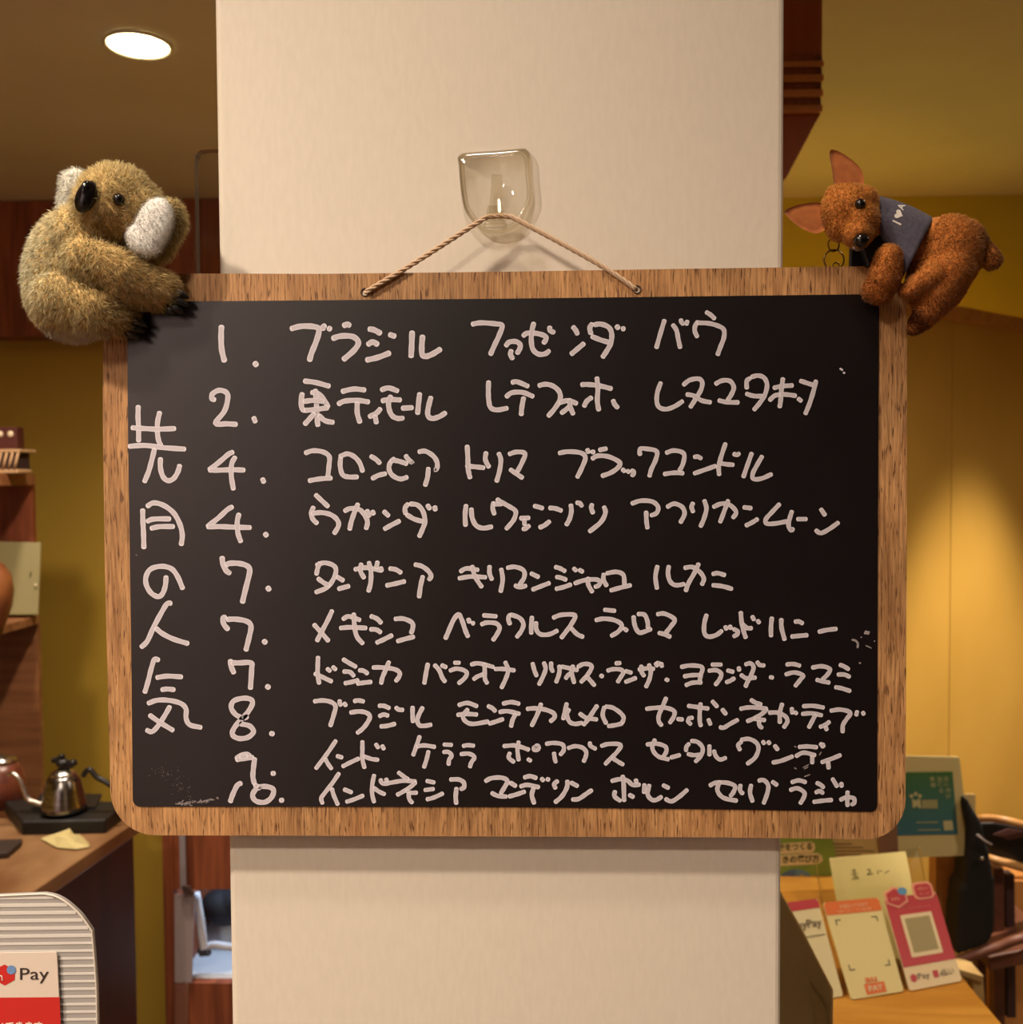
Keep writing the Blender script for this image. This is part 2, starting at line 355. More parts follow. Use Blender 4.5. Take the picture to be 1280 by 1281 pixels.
crop('2', 800, 380, 5.12, 5.6, '138,502 115,570 112,630 130,665 175,675 230,655 280,622; 280,522 320,490 375,480 402,500 395,550 360,610 325,665; 300,580 350,590 400,620 460,632; 485,515 530,492 580,495 605,535 590,580 565,618; 505,618 560,630 638,632; 712,475 688,495 688,545; 715,470 760,460 800,475 818,520 805,580 775,630 732,682; 682,575 730,590 790,592; 858,540 910,528 985,523; 920,475 910,550 905,620 898,665; 832,620 865,590 900,580; 900,580 950,582 1005,590; 1015,605 1040,625; 1028,492 1080,510 1130,525; 1132,490 1115,560 1090,640 1062,708')
crop('2', 1020, 440, 16, 2.4, '495,335 550,370; 562,415 592,430')
crop('v', 150, 490, 6.4, 6.2, '147,112 145,200 150,300 150,400; 320,160 302,240 300,320 310,390 330,435; 92,288 200,295 300,300 445,295; 70,438 200,430 350,448 525,460; 278,455 255,550 230,640 195,725; 325,530 325,610 345,680 385,712 430,695 465,640 480,585; 182,940 185,1050 190,1150 192,1255; 215,920 270,890 350,910 430,970 480,1060 500,1150 490,1230; 215,1040 270,1020 405,1018; 245,1095 320,1080 435,1080')
crop('3', 150, 490, 6.4, 6.2, '910,482 870,500 800,560 712,628; 712,628 800,628 900,625 1000,628; 925,520 895,580 893,680 910,785; 1140,695 1155,728')
crop('4', 150, 490, 6.4, 6.2, '905,920 860,945 790,1010 698,1082; 698,1082 800,1080 920,1085 1050,1088; 955,975 940,1040 945,1130 970,1205; 1160,1135 1178,1155')
crop('3', 370, 540, 5.12, 5.9, '58,138 110,122 175,130 215,160 213,220 205,295; 82,315 150,303 232,297; 288,165 285,220 300,275 340,290 400,290; 280,160 330,142 375,160 410,200 430,258; 478,155 515,178 542,205; 487,302 530,280 580,268; 635,170 605,200 598,240 620,280 670,303 718,290; 605,188 640,185 680,195 715,208; 703,150 715,170 735,190 750,200; 785,130 830,125 880,155 905,195 905,235 890,245; 850,230 845,290 828,348; 1098,88 1103,170 1105,240 1118,300; 1090,220 1150,225 1210,232; 1220,130 1215,180 1240,230')
crop('4', 370, 540, 5.12, 5.9, '125,402 165,440 210,482; 115,480 100,520 110,560 140,590; 100,525 160,518 220,530 262,560 275,600 245,655; 310,510 350,492 410,500 445,540 460,580 450,625; 400,460 375,520 355,580 345,630; 458,500 462,525 475,545; 490,508 500,530; 562,508 598,542; 565,625 610,600 668,570; 722,460 700,490 705,530; 730,462 780,470 815,510 828,575 810,630 790,675; 708,530 760,560 825,578; 842,468 862,498; 890,478 895,505; 1092,468 1085,530 1088,605; 1125,490 1130,550 1155,600 1200,618 1260,608')
crop('3', 570, 540, 5.12, 5.7, '275,135 290,180 282,250 262,322; 340,145 390,130 445,140 425,200 395,258; 348,240 390,270 432,298; 660,138 720,128 800,135 832,165 810,230 778,295; 842,112 855,135; 872,128 888,132; 918,118 970,108; 872,175 910,155 980,160 1050,195 1045,225 1000,260 935,285; 1068,240 1085,255; 1100,250 1112,260; 1125,245 1143,262 1128,285')
crop('4', 570, 540, 5.12, 5.7, '262,432 300,455 345,480 385,510 375,560 345,600 322,625; 245,450 238,490 250,532; 245,465 300,462; 412,555 475,552; 440,560 442,600; 428,620 445,622 475,600; 500,475 530,482 562,492; 535,615 570,600 605,572; 598,488 640,492 682,508; 738,465 742,510 730,560 708,600; 772,455 795,458 812,480; 875,462 870,490 882,525; 950,478 960,520 930,580 855,642')
crop('3', 780, 540, 4.571, 5.5, '95,135 95,100 130,98 190,112 185,160 160,215 148,258; 242,122 290,108 345,125 342,180 320,225; 230,243 290,235 345,238; 402,145 425,143 448,155; 402,240 460,220 530,195; 585,65 560,140 545,200 548,250; 540,175 580,185 632,190; 628,125 648,133 665,122; 735,120 710,190 685,262; 795,138 765,190 740,240 745,270 790,268 850,242')
crop('4', 780, 540, 4.571, 5.5, '45,412 100,395 165,400 198,430 190,465 155,480; 130,455 132,510 138,555; 248,432 290,412 335,430 350,470 325,522; 400,405 390,430 400,462; 462,390 475,440 460,500 440,545; 512,432 560,412 610,420 645,460 625,495; 600,390 575,460 552,520; 685,432 735,438; 698,538 735,520 770,498; 895,412 850,460 815,500 820,525 870,525 940,512; 965,452 950,500 945,540 962,565 970,550; 992,500 1050,500; 1128,440 1155,480; 1098,562 1130,580 1180,555 1232,518')
crop('v', 150, 680, 6.4, 6.2, '370,260 365,330 345,395 310,425 255,400 215,340 208,270 245,205 330,182 410,200 460,260 505,365; 415,480 380,480 340,540 270,670 220,780 168,832; 285,675 340,720 430,765 550,802')
crop('5', 150, 680, 6.4, 6.6, '818,105 825,160 850,215 885,240; 845,175 880,158 960,160 1020,180 1040,220 1010,350 980,475; 1182,350 1198,372')
crop('6', 150, 680, 6.4, 6.4, '850,585 825,600 835,650 870,690; 855,608 920,605 1010,620 1050,660 1035,750 1008,858; 1150,778 1170,795')
crop('7', 150, 680, 6.4, 6.4, '885,930 890,980 915,1040; 890,955 960,955 1050,955 1055,1010 1045,1165; 1175,1140 1195,1155')
crop('v', 150, 820, 6.4, 6.0, '315,40 278,30 250,110 225,210 198,300; 290,178 380,165 500,172; 330,275 380,268 440,275; 222,385 300,358 400,360 490,385 530,430 530,500 560,555 655,577; 235,475 320,535 430,602; 402,405 360,480 300,570 255,610 210,595')
crop('8', 150, 820, 6.4, 6.2, '1025,485 990,500 930,475 892,420 910,365 985,342 1045,350 1062,385 1020,460 945,540 905,600 905,640 955,665 1025,655 1070,612 1040,565 960,545; 1205,622 1230,630')
crop('9', 150, 820, 6.4, 6.2, '930,830 960,805 1010,790 1045,805; 930,835 990,825 1070,815; 960,812 1020,805; 1080,820 1070,900 1065,970 1078,1030; 1218,945 1238,943')
crop('10', 150, 820, 6.4, 6.2, '975,1020 940,1040 905,1110 882,1175; 1078,1035 1105,1050; 1100,1050 1180,1050 1230,1075 1215,1135 1160,1175 1090,1165 1062,1120 1090,1070 1130,1052; 1285,1160 1305,1158')
crop('5', 370, 690, 5.12, 5.7, '155,68 140,110 132,150; 130,88 180,72 235,85 258,115 245,170 200,230 125,262; 140,170 180,200 218,218; 262,160 308,188; 270,240 345,220; 375,115 450,103 555,122; 420,75 415,125 440,172; 468,65 482,130 480,200 465,258; 525,62 515,110; 545,100 550,128; 598,108 640,115 678,138; 578,218 640,205 702,190; 760,82 810,95 850,125 868,160 850,182; 815,155 800,220 790,295')
crop('6', 370, 690, 5.12, 5.7, '235,375 205,440 165,515 135,575; 115,465 165,520 212,575; 300,435 340,415 415,440; 282,490 350,485 455,490; 372,395 375,460 390,540 432,592; 478,412 520,430 550,460; 475,498 515,500 548,520; 515,585 560,565 620,535; 632,432 690,430 745,455 750,490 738,525; 648,575 700,560 760,545; 958,560 975,520 1010,440 1042,402 1065,440 1085,500 1105,548; 1105,430 1115,455; 1133,458 1139,460')
crop('5', 570, 690, 5.12, 5.5, '28,130 70,108 148,118; 18,172 100,160 198,165; 105,90 125,160 170,230; 218,90 218,140 235,182; 292,108 302,180 288,260; 328,105 380,98 435,120 440,165 408,215; 378,215 410,228 455,218; 480,138 535,165; 490,245 540,225 605,200; 635,98 670,108 705,128; 642,162 675,168 712,182; 640,240 690,228 742,210; 755,105 775,125; 790,115 818,132; 760,205 820,185 890,178 925,190 918,215 890,228; 850,165 850,210 878,262; 950,140 948,180 970,222; 965,140 1030,130 1075,150 1082,215; 990,250 1060,230 1125,215')
crop('6', 570, 690, 5.12, 5.5, '175,408 265,415; 162,468 200,455 260,460 282,490 265,530 238,570; 352,400 338,430 350,468; 350,402 410,425 435,465 420,510 390,550; 490,415 485,470 485,528; 515,450 518,500 545,530 600,530 655,505; 622,425 680,405 765,408 745,460 710,510 675,555; 740,490 780,530 820,548; 950,372 1025,380; 895,440 950,430 1020,440 1065,470 1045,510 995,542; 1080,492 1100,508; 1140,412 1145,460 1160,500 1185,520 1255,495; 1165,400 1210,405 1230,450 1232,490')
crop('5', 810, 690, 5.12, 5.5, '65,90 52,160 62,240; 138,90 132,140 145,190 180,215 240,208; 235,105 290,100 340,135 362,175 348,215; 330,75 300,140 265,200 245,255; 415,145 450,138 500,152; 415,215 480,222 545,240')
crop('6', 810, 690, 5.12, 5.5, '60,402 110,398 175,435 150,480 115,525; 70,520 110,530 150,548; 380,402 365,460 365,520 390,545 440,535 480,505; 498,478 508,500; 528,475 535,495; 550,495 578,510 575,530 550,545; 598,385 605,460 620,520 632,555; 610,465 640,490 672,490; 670,412 685,440; 705,440 718,458; 798,420 792,480 792,545; 858,430 860,490 880,568; 942,450 970,448 998,462; 920,545 970,540 1028,535; 1095,515 1150,502 1215,495')
crop('7', 380, 815, 6.4, 5.5, '115,40 112,120 112,190 125,260; 85,175 150,205 228,242; 185,135 215,160; 230,120 260,148; 312,60 360,90 422,125; 315,160 370,165 405,200; 325,255 380,245 440,228; 440,150 480,155 515,180; 425,258 480,250 545,243; 550,128 620,128 720,140 765,165 765,200 735,240; 685,78 655,150 630,210 620,260; 995,95 980,170 965,260; 1045,105 1085,150 1110,210 1135,245; 1100,108 1145,128')
crop('8', 380, 815, 6.4, 5.5, '80,400 150,392 220,405 255,440 240,510 212,600; 290,388 288,410 300,435; 322,412 340,435; 400,398 440,392 485,402; 370,490 440,480 500,490 530,520 510,570 470,620 425,655; 598,435 640,435 690,455; 602,520 640,505 680,515; 612,600 670,595 735,578; 735,445 760,465 800,468; 872,440 872,500 875,568; 955,445 925,500 910,550 925,590 970,595 1025,585')
crop('7', 560, 815, 6.4, 5.3, '50,90 100,90; 15,155 70,138 130,150 155,175 135,215 85,258; 185,105 250,95 370,125; 295,95 298,160 300,220 320,258; 295,180 240,200 205,225; 375,140 450,140 540,152; 460,80 485,150 465,220 430,295; 680,90 695,150 715,200; 770,85 785,140 760,210 730,268; 830,85 830,130 845,165; 895,110 895,170 868,250; 910,120 980,135 1045,150; 1005,110 995,170 1015,255; 990,170 960,195 945,220; 1040,125 1090,100 1150,110 1145,150 1110,200 1065,248; 1110,195 1150,240 1180,275; 1225,190 1242,202')
crop('8', 560, 815, 6.4, 5.4, '85,430 160,412 240,440; 75,508 150,500 240,505; 165,460 125,510 140,555 200,580 330,560; 320,435 360,455 385,482; 330,580 390,560 448,540; 440,418 510,405 578,420; 412,485 480,478 580,500; 545,500 520,550 508,605; 632,460 700,455 780,465 850,495 855,530 820,562; 750,415 720,500 672,598; 955,412 940,480 925,545; 975,460 955,500 975,560 1020,580 1080,570; 1200,430 1160,490 1120,550 1085,590; 1055,495 1110,530 1200,545')
crop('7', 740, 815, 6.4, 5.3, '190,95 235,92; 125,155 170,142 235,145 255,170 235,205 208,248; 270,155 325,172; 268,245 310,230 360,210; 375,145 450,135 505,140; 400,110 400,160 425,200; 460,100 475,160 465,220 435,288; 512,90 530,120; 560,92 565,125; 520,90 560,100; 595,222 615,232; 715,125 790,112 885,125 875,190 865,240; 738,200 800,190 870,188; 752,272 810,250 885,248; 960,105 1045,105; 935,155 1000,150 1040,180 1025,225 990,270; 1085,150 1140,165; 1075,248 1110,235 1148,212')
crop('8', 740, 815, 6.4, 5.3, '105,440 90,510 120,580; 110,440 170,450 230,490 258,530 245,575; 130,598 190,590 250,575; 435,460 500,452 590,450 660,475 660,520 625,575; 600,368 570,440 540,510 540,560 565,595; 685,540 735,545; 770,435 850,445 940,458; 875,412 868,480 868,560 878,600; 815,530 785,535 775,560 800,585; 935,540 955,588; 965,395 1010,445; 1045,460 1080,505; 1025,605 1060,610 1110,580 1175,545')
crop('7', 900, 815, 6.4, 5.3, '155,125 160,155; 205,105 250,95 275,130 250,200 225,245 208,285; 170,185 220,215 295,208; 300,80 325,108 365,112; 405,205 430,210; 535,105 590,100 650,115; 528,185 600,168 670,190 650,225 605,280; 740,130 820,118 885,140 870,180 825,225; 775,225 830,240 885,250; 962,105 1000,120 1040,145; 945,185 1000,185 1048,205; 925,285 980,295 1052,318')
crop('8', 900, 815, 6.4, 5.3, '250,385 290,410 340,425; 165,460 230,448 320,450 385,460; 385,460 340,500 280,535 220,560; 280,540 370,550; 320,555 320,590 345,615; 395,490 470,490 530,520 545,560 515,612; 505,415 485,490 485,575; 580,450 585,500; 605,485 620,498; 668,438 750,435 840,450; 660,500 740,495 825,512; 770,505 745,555 715,612; 885,560 845,590 802,605; 850,600 862,632; 888,475 970,465 1050,490 1020,540 990,590 988,650; 1105,475 1095,515; 1148,485 1158,505')
crop('9', 380, 915, 6.4, 5.2, '260,70 200,160 145,235 95,300; 170,215 195,260 225,302; 262,195 312,210; 308,282 370,250 445,215; 470,75 470,150 470,220 488,295; 480,198 540,220 600,228; 575,98 600,135; 625,110 645,145; 930,35 905,110 875,195; 905,120 970,112 1055,125; 1000,155 985,220 962,292; 1118,105 1190,108; 1115,165 1160,165 1185,195 1165,225 1160,270')
crop('10', 380, 915, 6.4, 5.2, '285,332 225,420 155,510 140,540 152,580; 225,455 240,510 275,590; 320,462 388,490; 338,565 400,545 480,512; 565,345 550,420 548,500 565,570; 560,450 600,480 652,505; 618,380 620,405 650,420 700,410 800,395 900,400; 660,378 665,400; 755,325 800,360 840,385; 900,405 860,440 800,480 745,510; 820,470 850,490 910,490; 840,490 845,540 872,575; 980,395 1050,410; 965,470 1045,460; 982,545 1040,530 1118,495')
crop('9', 560, 915, 6.4, 5.2, '120,118 160,110 215,115; 102,182 170,178 215,205 190,250 178,290; 445,118 530,112 590,125 655,148; 570,78 560,150 570,235; 500,168 490,210 535,248; 640,220 670,238; 700,118 725,115 728,140 705,150 690,140 700,118; 785,100 850,92 920,105 930,150 900,190; 852,168 858,215 868,250; 962,135 1020,118 1080,130 1110,165 1105,205 1088,245; 1140,85 1145,115 1190,142')
crop('10', 560, 915, 6.4, 5.5, '18,385 90,385 130,410 130,450 100,462; 72,450 65,520 70,582; 300,400 350,375 430,370 480,395 460,440 425,498; 350,490 400,515 475,522; 500,408 550,440; 488,522 550,505 622,480; 610,370 660,358 715,375; 580,442 640,428 735,448; 690,450 675,510 695,580; 750,375 770,395; 795,380 812,388; 885,395 855,420 865,460; 960,392 955,450 915,520 858,570; 985,408 1045,440; 995,545 1050,540 1110,500 1158,468')
crop('9', 740, 915, 6.4, 5.2, '75,118 140,100 235,108 200,170 150,220 108,265; 165,210 210,240 258,268; 440,105 520,98 590,120 600,160 570,210; 510,62 488,120 500,165 545,205 622,225; 632,210 712,188; 785,95 760,125 758,160; 795,75 850,85 890,130 880,190 830,245; 768,180 820,190 880,185; 945,108 945,195; 980,150 995,195 1030,225 1080,210')
crop('10', 740, 915, 6.4, 5.4, '158,398 230,382 290,395 330,428 390,425; 250,352 258,430 262,560; 190,475 185,520 235,558; 300,505 340,528; 355,385 360,410; 425,420 420,495; 465,425 450,500 480,545 520,548 565,520; 570,428 622,455; 590,538 640,560 700,525 770,465; 945,435 1000,410 1090,412 1150,440 1135,490 1110,520; 1030,400 1008,460 1030,510 1080,540 1168,555; 1195,425 1190,470 1215,502')
crop('9', 890, 915, 6.4, 5.3, '245,80 215,110 232,152; 235,68 300,60 360,90 378,140 350,210 285,262; 412,78 425,100; 455,80 468,100; 505,110 535,150; 488,250 560,235 655,198; 698,125 770,120 850,128; 675,200 740,170 835,192; 808,195 808,258; 870,95 905,125; 895,95 890,130; 1038,188 960,220 880,248; 935,245 940,300')
crop('10', 890, 915, 6.4, 5.3, '320,425 310,490 332,565; 375,395 420,390 455,430 450,490 418,580; 485,400 530,432; 640,408 700,392 760,408; 628,470 690,455 745,490 740,530 710,580; 840,410 880,430 900,455; 832,490 870,478 898,498; 815,565 890,555 970,548; 968,375 1010,445; 1040,410 1045,445; 1030,550 1080,528 1140,535 1145,570 1120,588; 1092,478 1088,540 1092,600')
zc = [0]
def pen_mesh(strokes, kfac=1.0, edge=(214, 210, 218), core=(190, 184, 192)):
    """each stroke: a flat ribbon with round ends, denser ink along its rim"""
    V = []; Fc = []; C = []; e, c = np.array(lin(edge)), np.array(lin(core))
    for pts, w in strokes:
        zc[0] += 1; dy = -0.00075 - (zc[0] % 60) * 4e-6
        q = catmull(pts, 5) if len(pts) > 2 else [np.array(p, float) for p in pts]
        q = [p for i, p in enumerate(q) if i == 0 or np.hypot(*(p - q[i - 1])) > 0.05]
        if len(q) < 2: q = [q[0], q[0] + [0.6, 0.4]]
        r = w * kfac / 2; L = []
        ln = sum(np.hypot(*(q[i] - q[i - 1])) for i in range(1, len(q)))
        t0 = q[1] - q[0]; t0 /= np.hypot(*t0); t1 = q[-1] - q[-2]; t1 /= np.hypot(*t1)
        ins = min(r * 0.45, ln * 0.2); q[0] = q[0] + t0 * ins; q[-1] = q[-1] - t1 * ins
        q = [q[0]] + [p for p in q[1:-1] if np.dot(p - q[0], t0) > 0.02 or np.hypot(*(p - q[0])) > ins * 1.5] + [q[-1]]
        for a in (90, 65, 40, 15): L.append((q[0] - t0 * r * math.sin(R(a)) * 0.75, r * math.cos(R(a)), t0))
        for i, p in enumerate(q):
            t = q[min(i + 1, len(q) - 1)] - q[max(i - 1, 0)]; n_ = np.hypot(*t); t = t / (n_ or 1)
            wob = 1 + 0.05 * math.sin(i * 1.3 + zc[0])
            L.append((p, r * wob, t))
        for a in (15, 40, 65, 90): L.append((q[-1] + t1 * r * math.sin(R(a)) * 0.75, r * math.cos(R(a)), t1))
        n0 = len(V)
        for i, (p, rr, t) in enumerate(L):
            nrm = np.array([-t[1], t[0]]); inr = max(rr - r * 0.45, 0) ; end = i < 4 or i >= len(L) - 4
            for s_ in (-rr, -inr, inr, rr):
                V.append(bp(*(p + nrm * s_), dy)); C.append(e if (abs(s_) == rr or end) else c)
        for i in range(len(L) - 1):
            for j in range(3):
                a = n0 + i * 4 + j; Fc.append((a, a + 4, a + 5, a + 1))
    return V, Fc, C
for key in ['v', '1', '2', '3', '4', '5', '6', '7', '8', '9', '10']:
    ax = 1 if key == 'v' else 0          # the heading runs downwards, the list lines run across
    st = sorted(HW[key], key=lambda q: min(p[ax] for p in q[0])); words = []; end = -1e9
    for q in st:
        lo, hi = min(p[ax] for p in q[0]), max(p[ax] for p in q[0])
        if lo - end > (5 if ax else 13): words.append([])
        words[-1].append(q); end = max(end, hi) if len(words[-1]) > 1 else hi
    for wd in words:
        V, Fc, C = pen_mesh(wd)
        obj('handwritten_word', V, Fc, M['chalk'], board, colors=C)
# rubbed-out chalk traces
sm = []
def rub(x0, y0, s, w, d):
    for st in d.split(';'):
        sm.append(([(x0 + float(q.split(',')[0]) / s, y0 + float(q.split(',')[1]) / s) for q in st.split()], w))
rub(1040, 760, 18.286, 2.6, '480,735 560,760 610,830 600,920'); rub(1040, 760, 18.286, 3.4, '770,600 810,540; 830,610 860,550')
rub(1040, 760, 18.286, 1.3, '680,690 700,670; 790,870 860,900 920,930; 985,760 995,780')
rub(890, 915, 6.4, 1.2, '665,118 680,125; 865,190 880,165; 735,290 780,265; 745,300 775,285; 665,290 680,300; 745,362 790,345')
for i in range(70):
    t = random.random(); x = 219 + 54 * t + random.gauss(0, 1); y = 1005.5 - 7.5 * t * t + random.gauss(0, 1.5) * (1 - abs(t - .5)); a = random.uniform(-1.1, 0.3)
    y = min(y, 1007.5); l = random.uniform(1, 4); sm.append(([(x, y), (x + l * math.cos(a), min(y + l * math.sin(a), 1008))], random.uniform(0.4, 1.0)))
for i in range(70):
    a = random.uniform(0, 1); x = 195 + 48 * a + random.gauss(0, 5); y = 962 + 40 * a ** 1.5 + random.gauss(0, 6)
    if y < 1006: sm.append(([(x, y), (x + random.uniform(.3, 1.1), y - random.uniform(0, .8))], random.uniform(0.25, 0.55)))
sm.append(([(1075, 829), (1077, 830)], 1.6)); sm.append(([(170, 694), (171.5, 695)], 1.0))
V, Fc, C = pen_mesh(sm, 1.0, (170, 162, 162), (140, 132, 132))
o = obj('chalk_smudges', V, Fc, M['chalk'], board, colors=C); o['kind'] = 'stuff'
# ---- hanging cord
HK = (621, 270)          # where the cord goes over the hook
hy = -0.0135
def twisted(name, ctrl, rad, parent, m, strands=3, turns_len=0.0042, sub=16):
    pts = [Vector(p) for p in catmull(ctrl, sub)]; mb = MB(); L = [0]
    for i in range(1, len(pts)): L.append(L[-1] + (pts[i] - pts[i - 1]).length)
    n = int(L[-1] / 0.0006); dense = []
    j = 0
    for k in range(n + 1):
        s = L[-1] * k / n
        while j < len(L) - 2 and L[j + 1] < s: j += 1
        dense.append(pts[j].lerp(pts[j + 1], (s - L[j]) / max(L[j + 1] - L[j], 1e-9)))
    for st in range(strands):
        path = []; up = None
        for k, p in enumerate(dense):
            t = (dense[min(k + 1, n)] - dense[max(k - 1, 0)]).normalized()
            if up is None: up = t.orthogonal().normalized()
            up = (up - t * up.dot(t)).normalized(); w_ = t.cross(up)
            a = 2 * math.pi * (k * L[-1] / n / turns_len / strands + st / strands)
            path.append(p + (up * math.cos(a) + w_ * math.sin(a)) * rad * 0.60)
        mb.tube(path, rad * 0.52, 7)
    return mb.build(name, m, parent, smooth=True)
ctrl = [bp(458.5, 365, 0.003), bp(459.5, 364.5, -0.0012), bp(470, 358, -0.0016), bp(520, 328, -0.0010), bp(600, 277, hy - YB - 0.001), P(612, 271.5, hy), P(621, 270.5, hy), P(632, 270.5, hy), P(641, 272, hy),
        bp(655, 279, hy - YB - 0.001), bp(700, 303, 0.0005), bp(750, 331, -0.0008), bp(785, 354, -0.0014), bp(794, 361, -0.0012), bp(795.5, 362, 0.003)]
twisted('hanging_cord', ctrl, 3.1 * SPX, board, M['cord'])
MB().tube([bp(H1[0] + 4.9 * math.cos(a), H1[1] + 4.9 * math.sin(a), -0.0003) for a in np.linspace(0, 2 * math.pi, 17)[:-1]], 0.00028, 6, True).build('hole_rim', mat('dark_hole_rim', (60, 36, 20), 0.7), board, smooth=True)  # thin dark ring laid round each cord hole
MB().tube([bp(H2[0] + 4.9 * math.cos(a), H2[1] + 4.9 * math.sin(a), -0.0003) for a in np.linspace(0, 2 * math.pi, 17)[:-1]], 0.00028, 6, True).build('hole_rim', bpy.data.materials['dark_hole_rim'], board, smooth=True)

# ------------------------------------------------------------------ acrylic hook on the column
hook = empty('acrylic_hook', P(620, 292, 0), 'clear acrylic shield-shaped adhesive hook on the white column above the board', 'hook')
def hp(px, py, y): return P(px, py, y)
so = catmull([(573.5, 204), (572.4, 197), (577, 192), (584, 190.4), (620, 188), (652, 185.2), (659, 187), (663.5, 194), (664.5, 215), (667, 240), (665, 254), (656, 272), (648, 284), (636, 290), (620, 293), (606, 291), (596, 283), (583, 266), (578, 250), (575, 225)], 4, True)
def shield(f): cx, cy = 620, 238; return [(cx + (x - cx) * f, cy + (y - cy) * f) for x, y in so]
layers = [(1.0, -0.0004), (1.0, -0.0030), (0.965, -0.0046), (0.90, -0.0052)]
V = []; Fc = []; n = len(so); mi = []
for f, y in layers: V += [hp(px, py, y) for px, py in shield(f)]
for l in range(len(layers) - 1):
    for i in range(n): Fc.append((l * n + i, l * n + (i + 1) % n, (l + 1) * n + (i + 1) % n, (l + 1) * n + i)); mi.append(1)
Fc.append(list(range(3 * n, 4 * n))); mi.append(0); Fc.append(list(range(n))[::-1]); mi.append(0)
obj('back_plate', V, Fc, M['acry'], hook, smooth=True, mats=[M['acry'], M['acry_rim']], mi=mi)
# moulded highlight lip just inside the rim
lip = [hp(x, y, -0.0053) for x, y in shield(0.86)]
MB().tube(lip, 0.00045, 6, True).build('moulded_lip', M['acry_thick'], hook, smooth=True)
# the arm: strap that leaves the plate and curls up
cs = [(622, 219, -0.0054), (621, 245, -0.0062), (620, 268, -0.0080), (619.5, 279, -0.0105), (619.5, 283, -0.014), (620, 279, -0.0182), (620, 268, -0.0196), (620, 258, -0.0198)]
hw_ = [6.5, 7, 8, 11, 15, 13, 11, 9]
V = []; Fc = []
cs2 = catmull([c + (h,) for c, h in zip(cs, hw_)], 4)
for i, (x, y, d, h) in enumerate(cs2):
    a = cs2[max(i - 1, 0)]; b_ = cs2[min(i + 1, len(cs2) - 1)]
    t = (hp(b_[0], b_[1], b_[2]) - hp(a[0], a[1], a[2])).normalized(); nr = t.cross(Vector((1, 0, 0))).normalized() * 0.0011
    l, r_ = hp(x - h, y, d), hp(x + h, y, d); V += [l - nr, l + nr, r_ + nr, r_ - nr]
for i in range(len(cs2) - 1):
    for j in range(4): Fc.append((i * 4 + j, i * 4 + (j + 1) % 4, i * 4 + 4 + (j + 1) % 4, i * 4 + 4 + j))
Fc += [(0, 1, 2, 3), tuple((len(cs2) - 1) * 4 + k for k in (3, 2, 1, 0))]
obj('hook_arm', V, Fc, M['acry_thick'], hook, smooth=False)
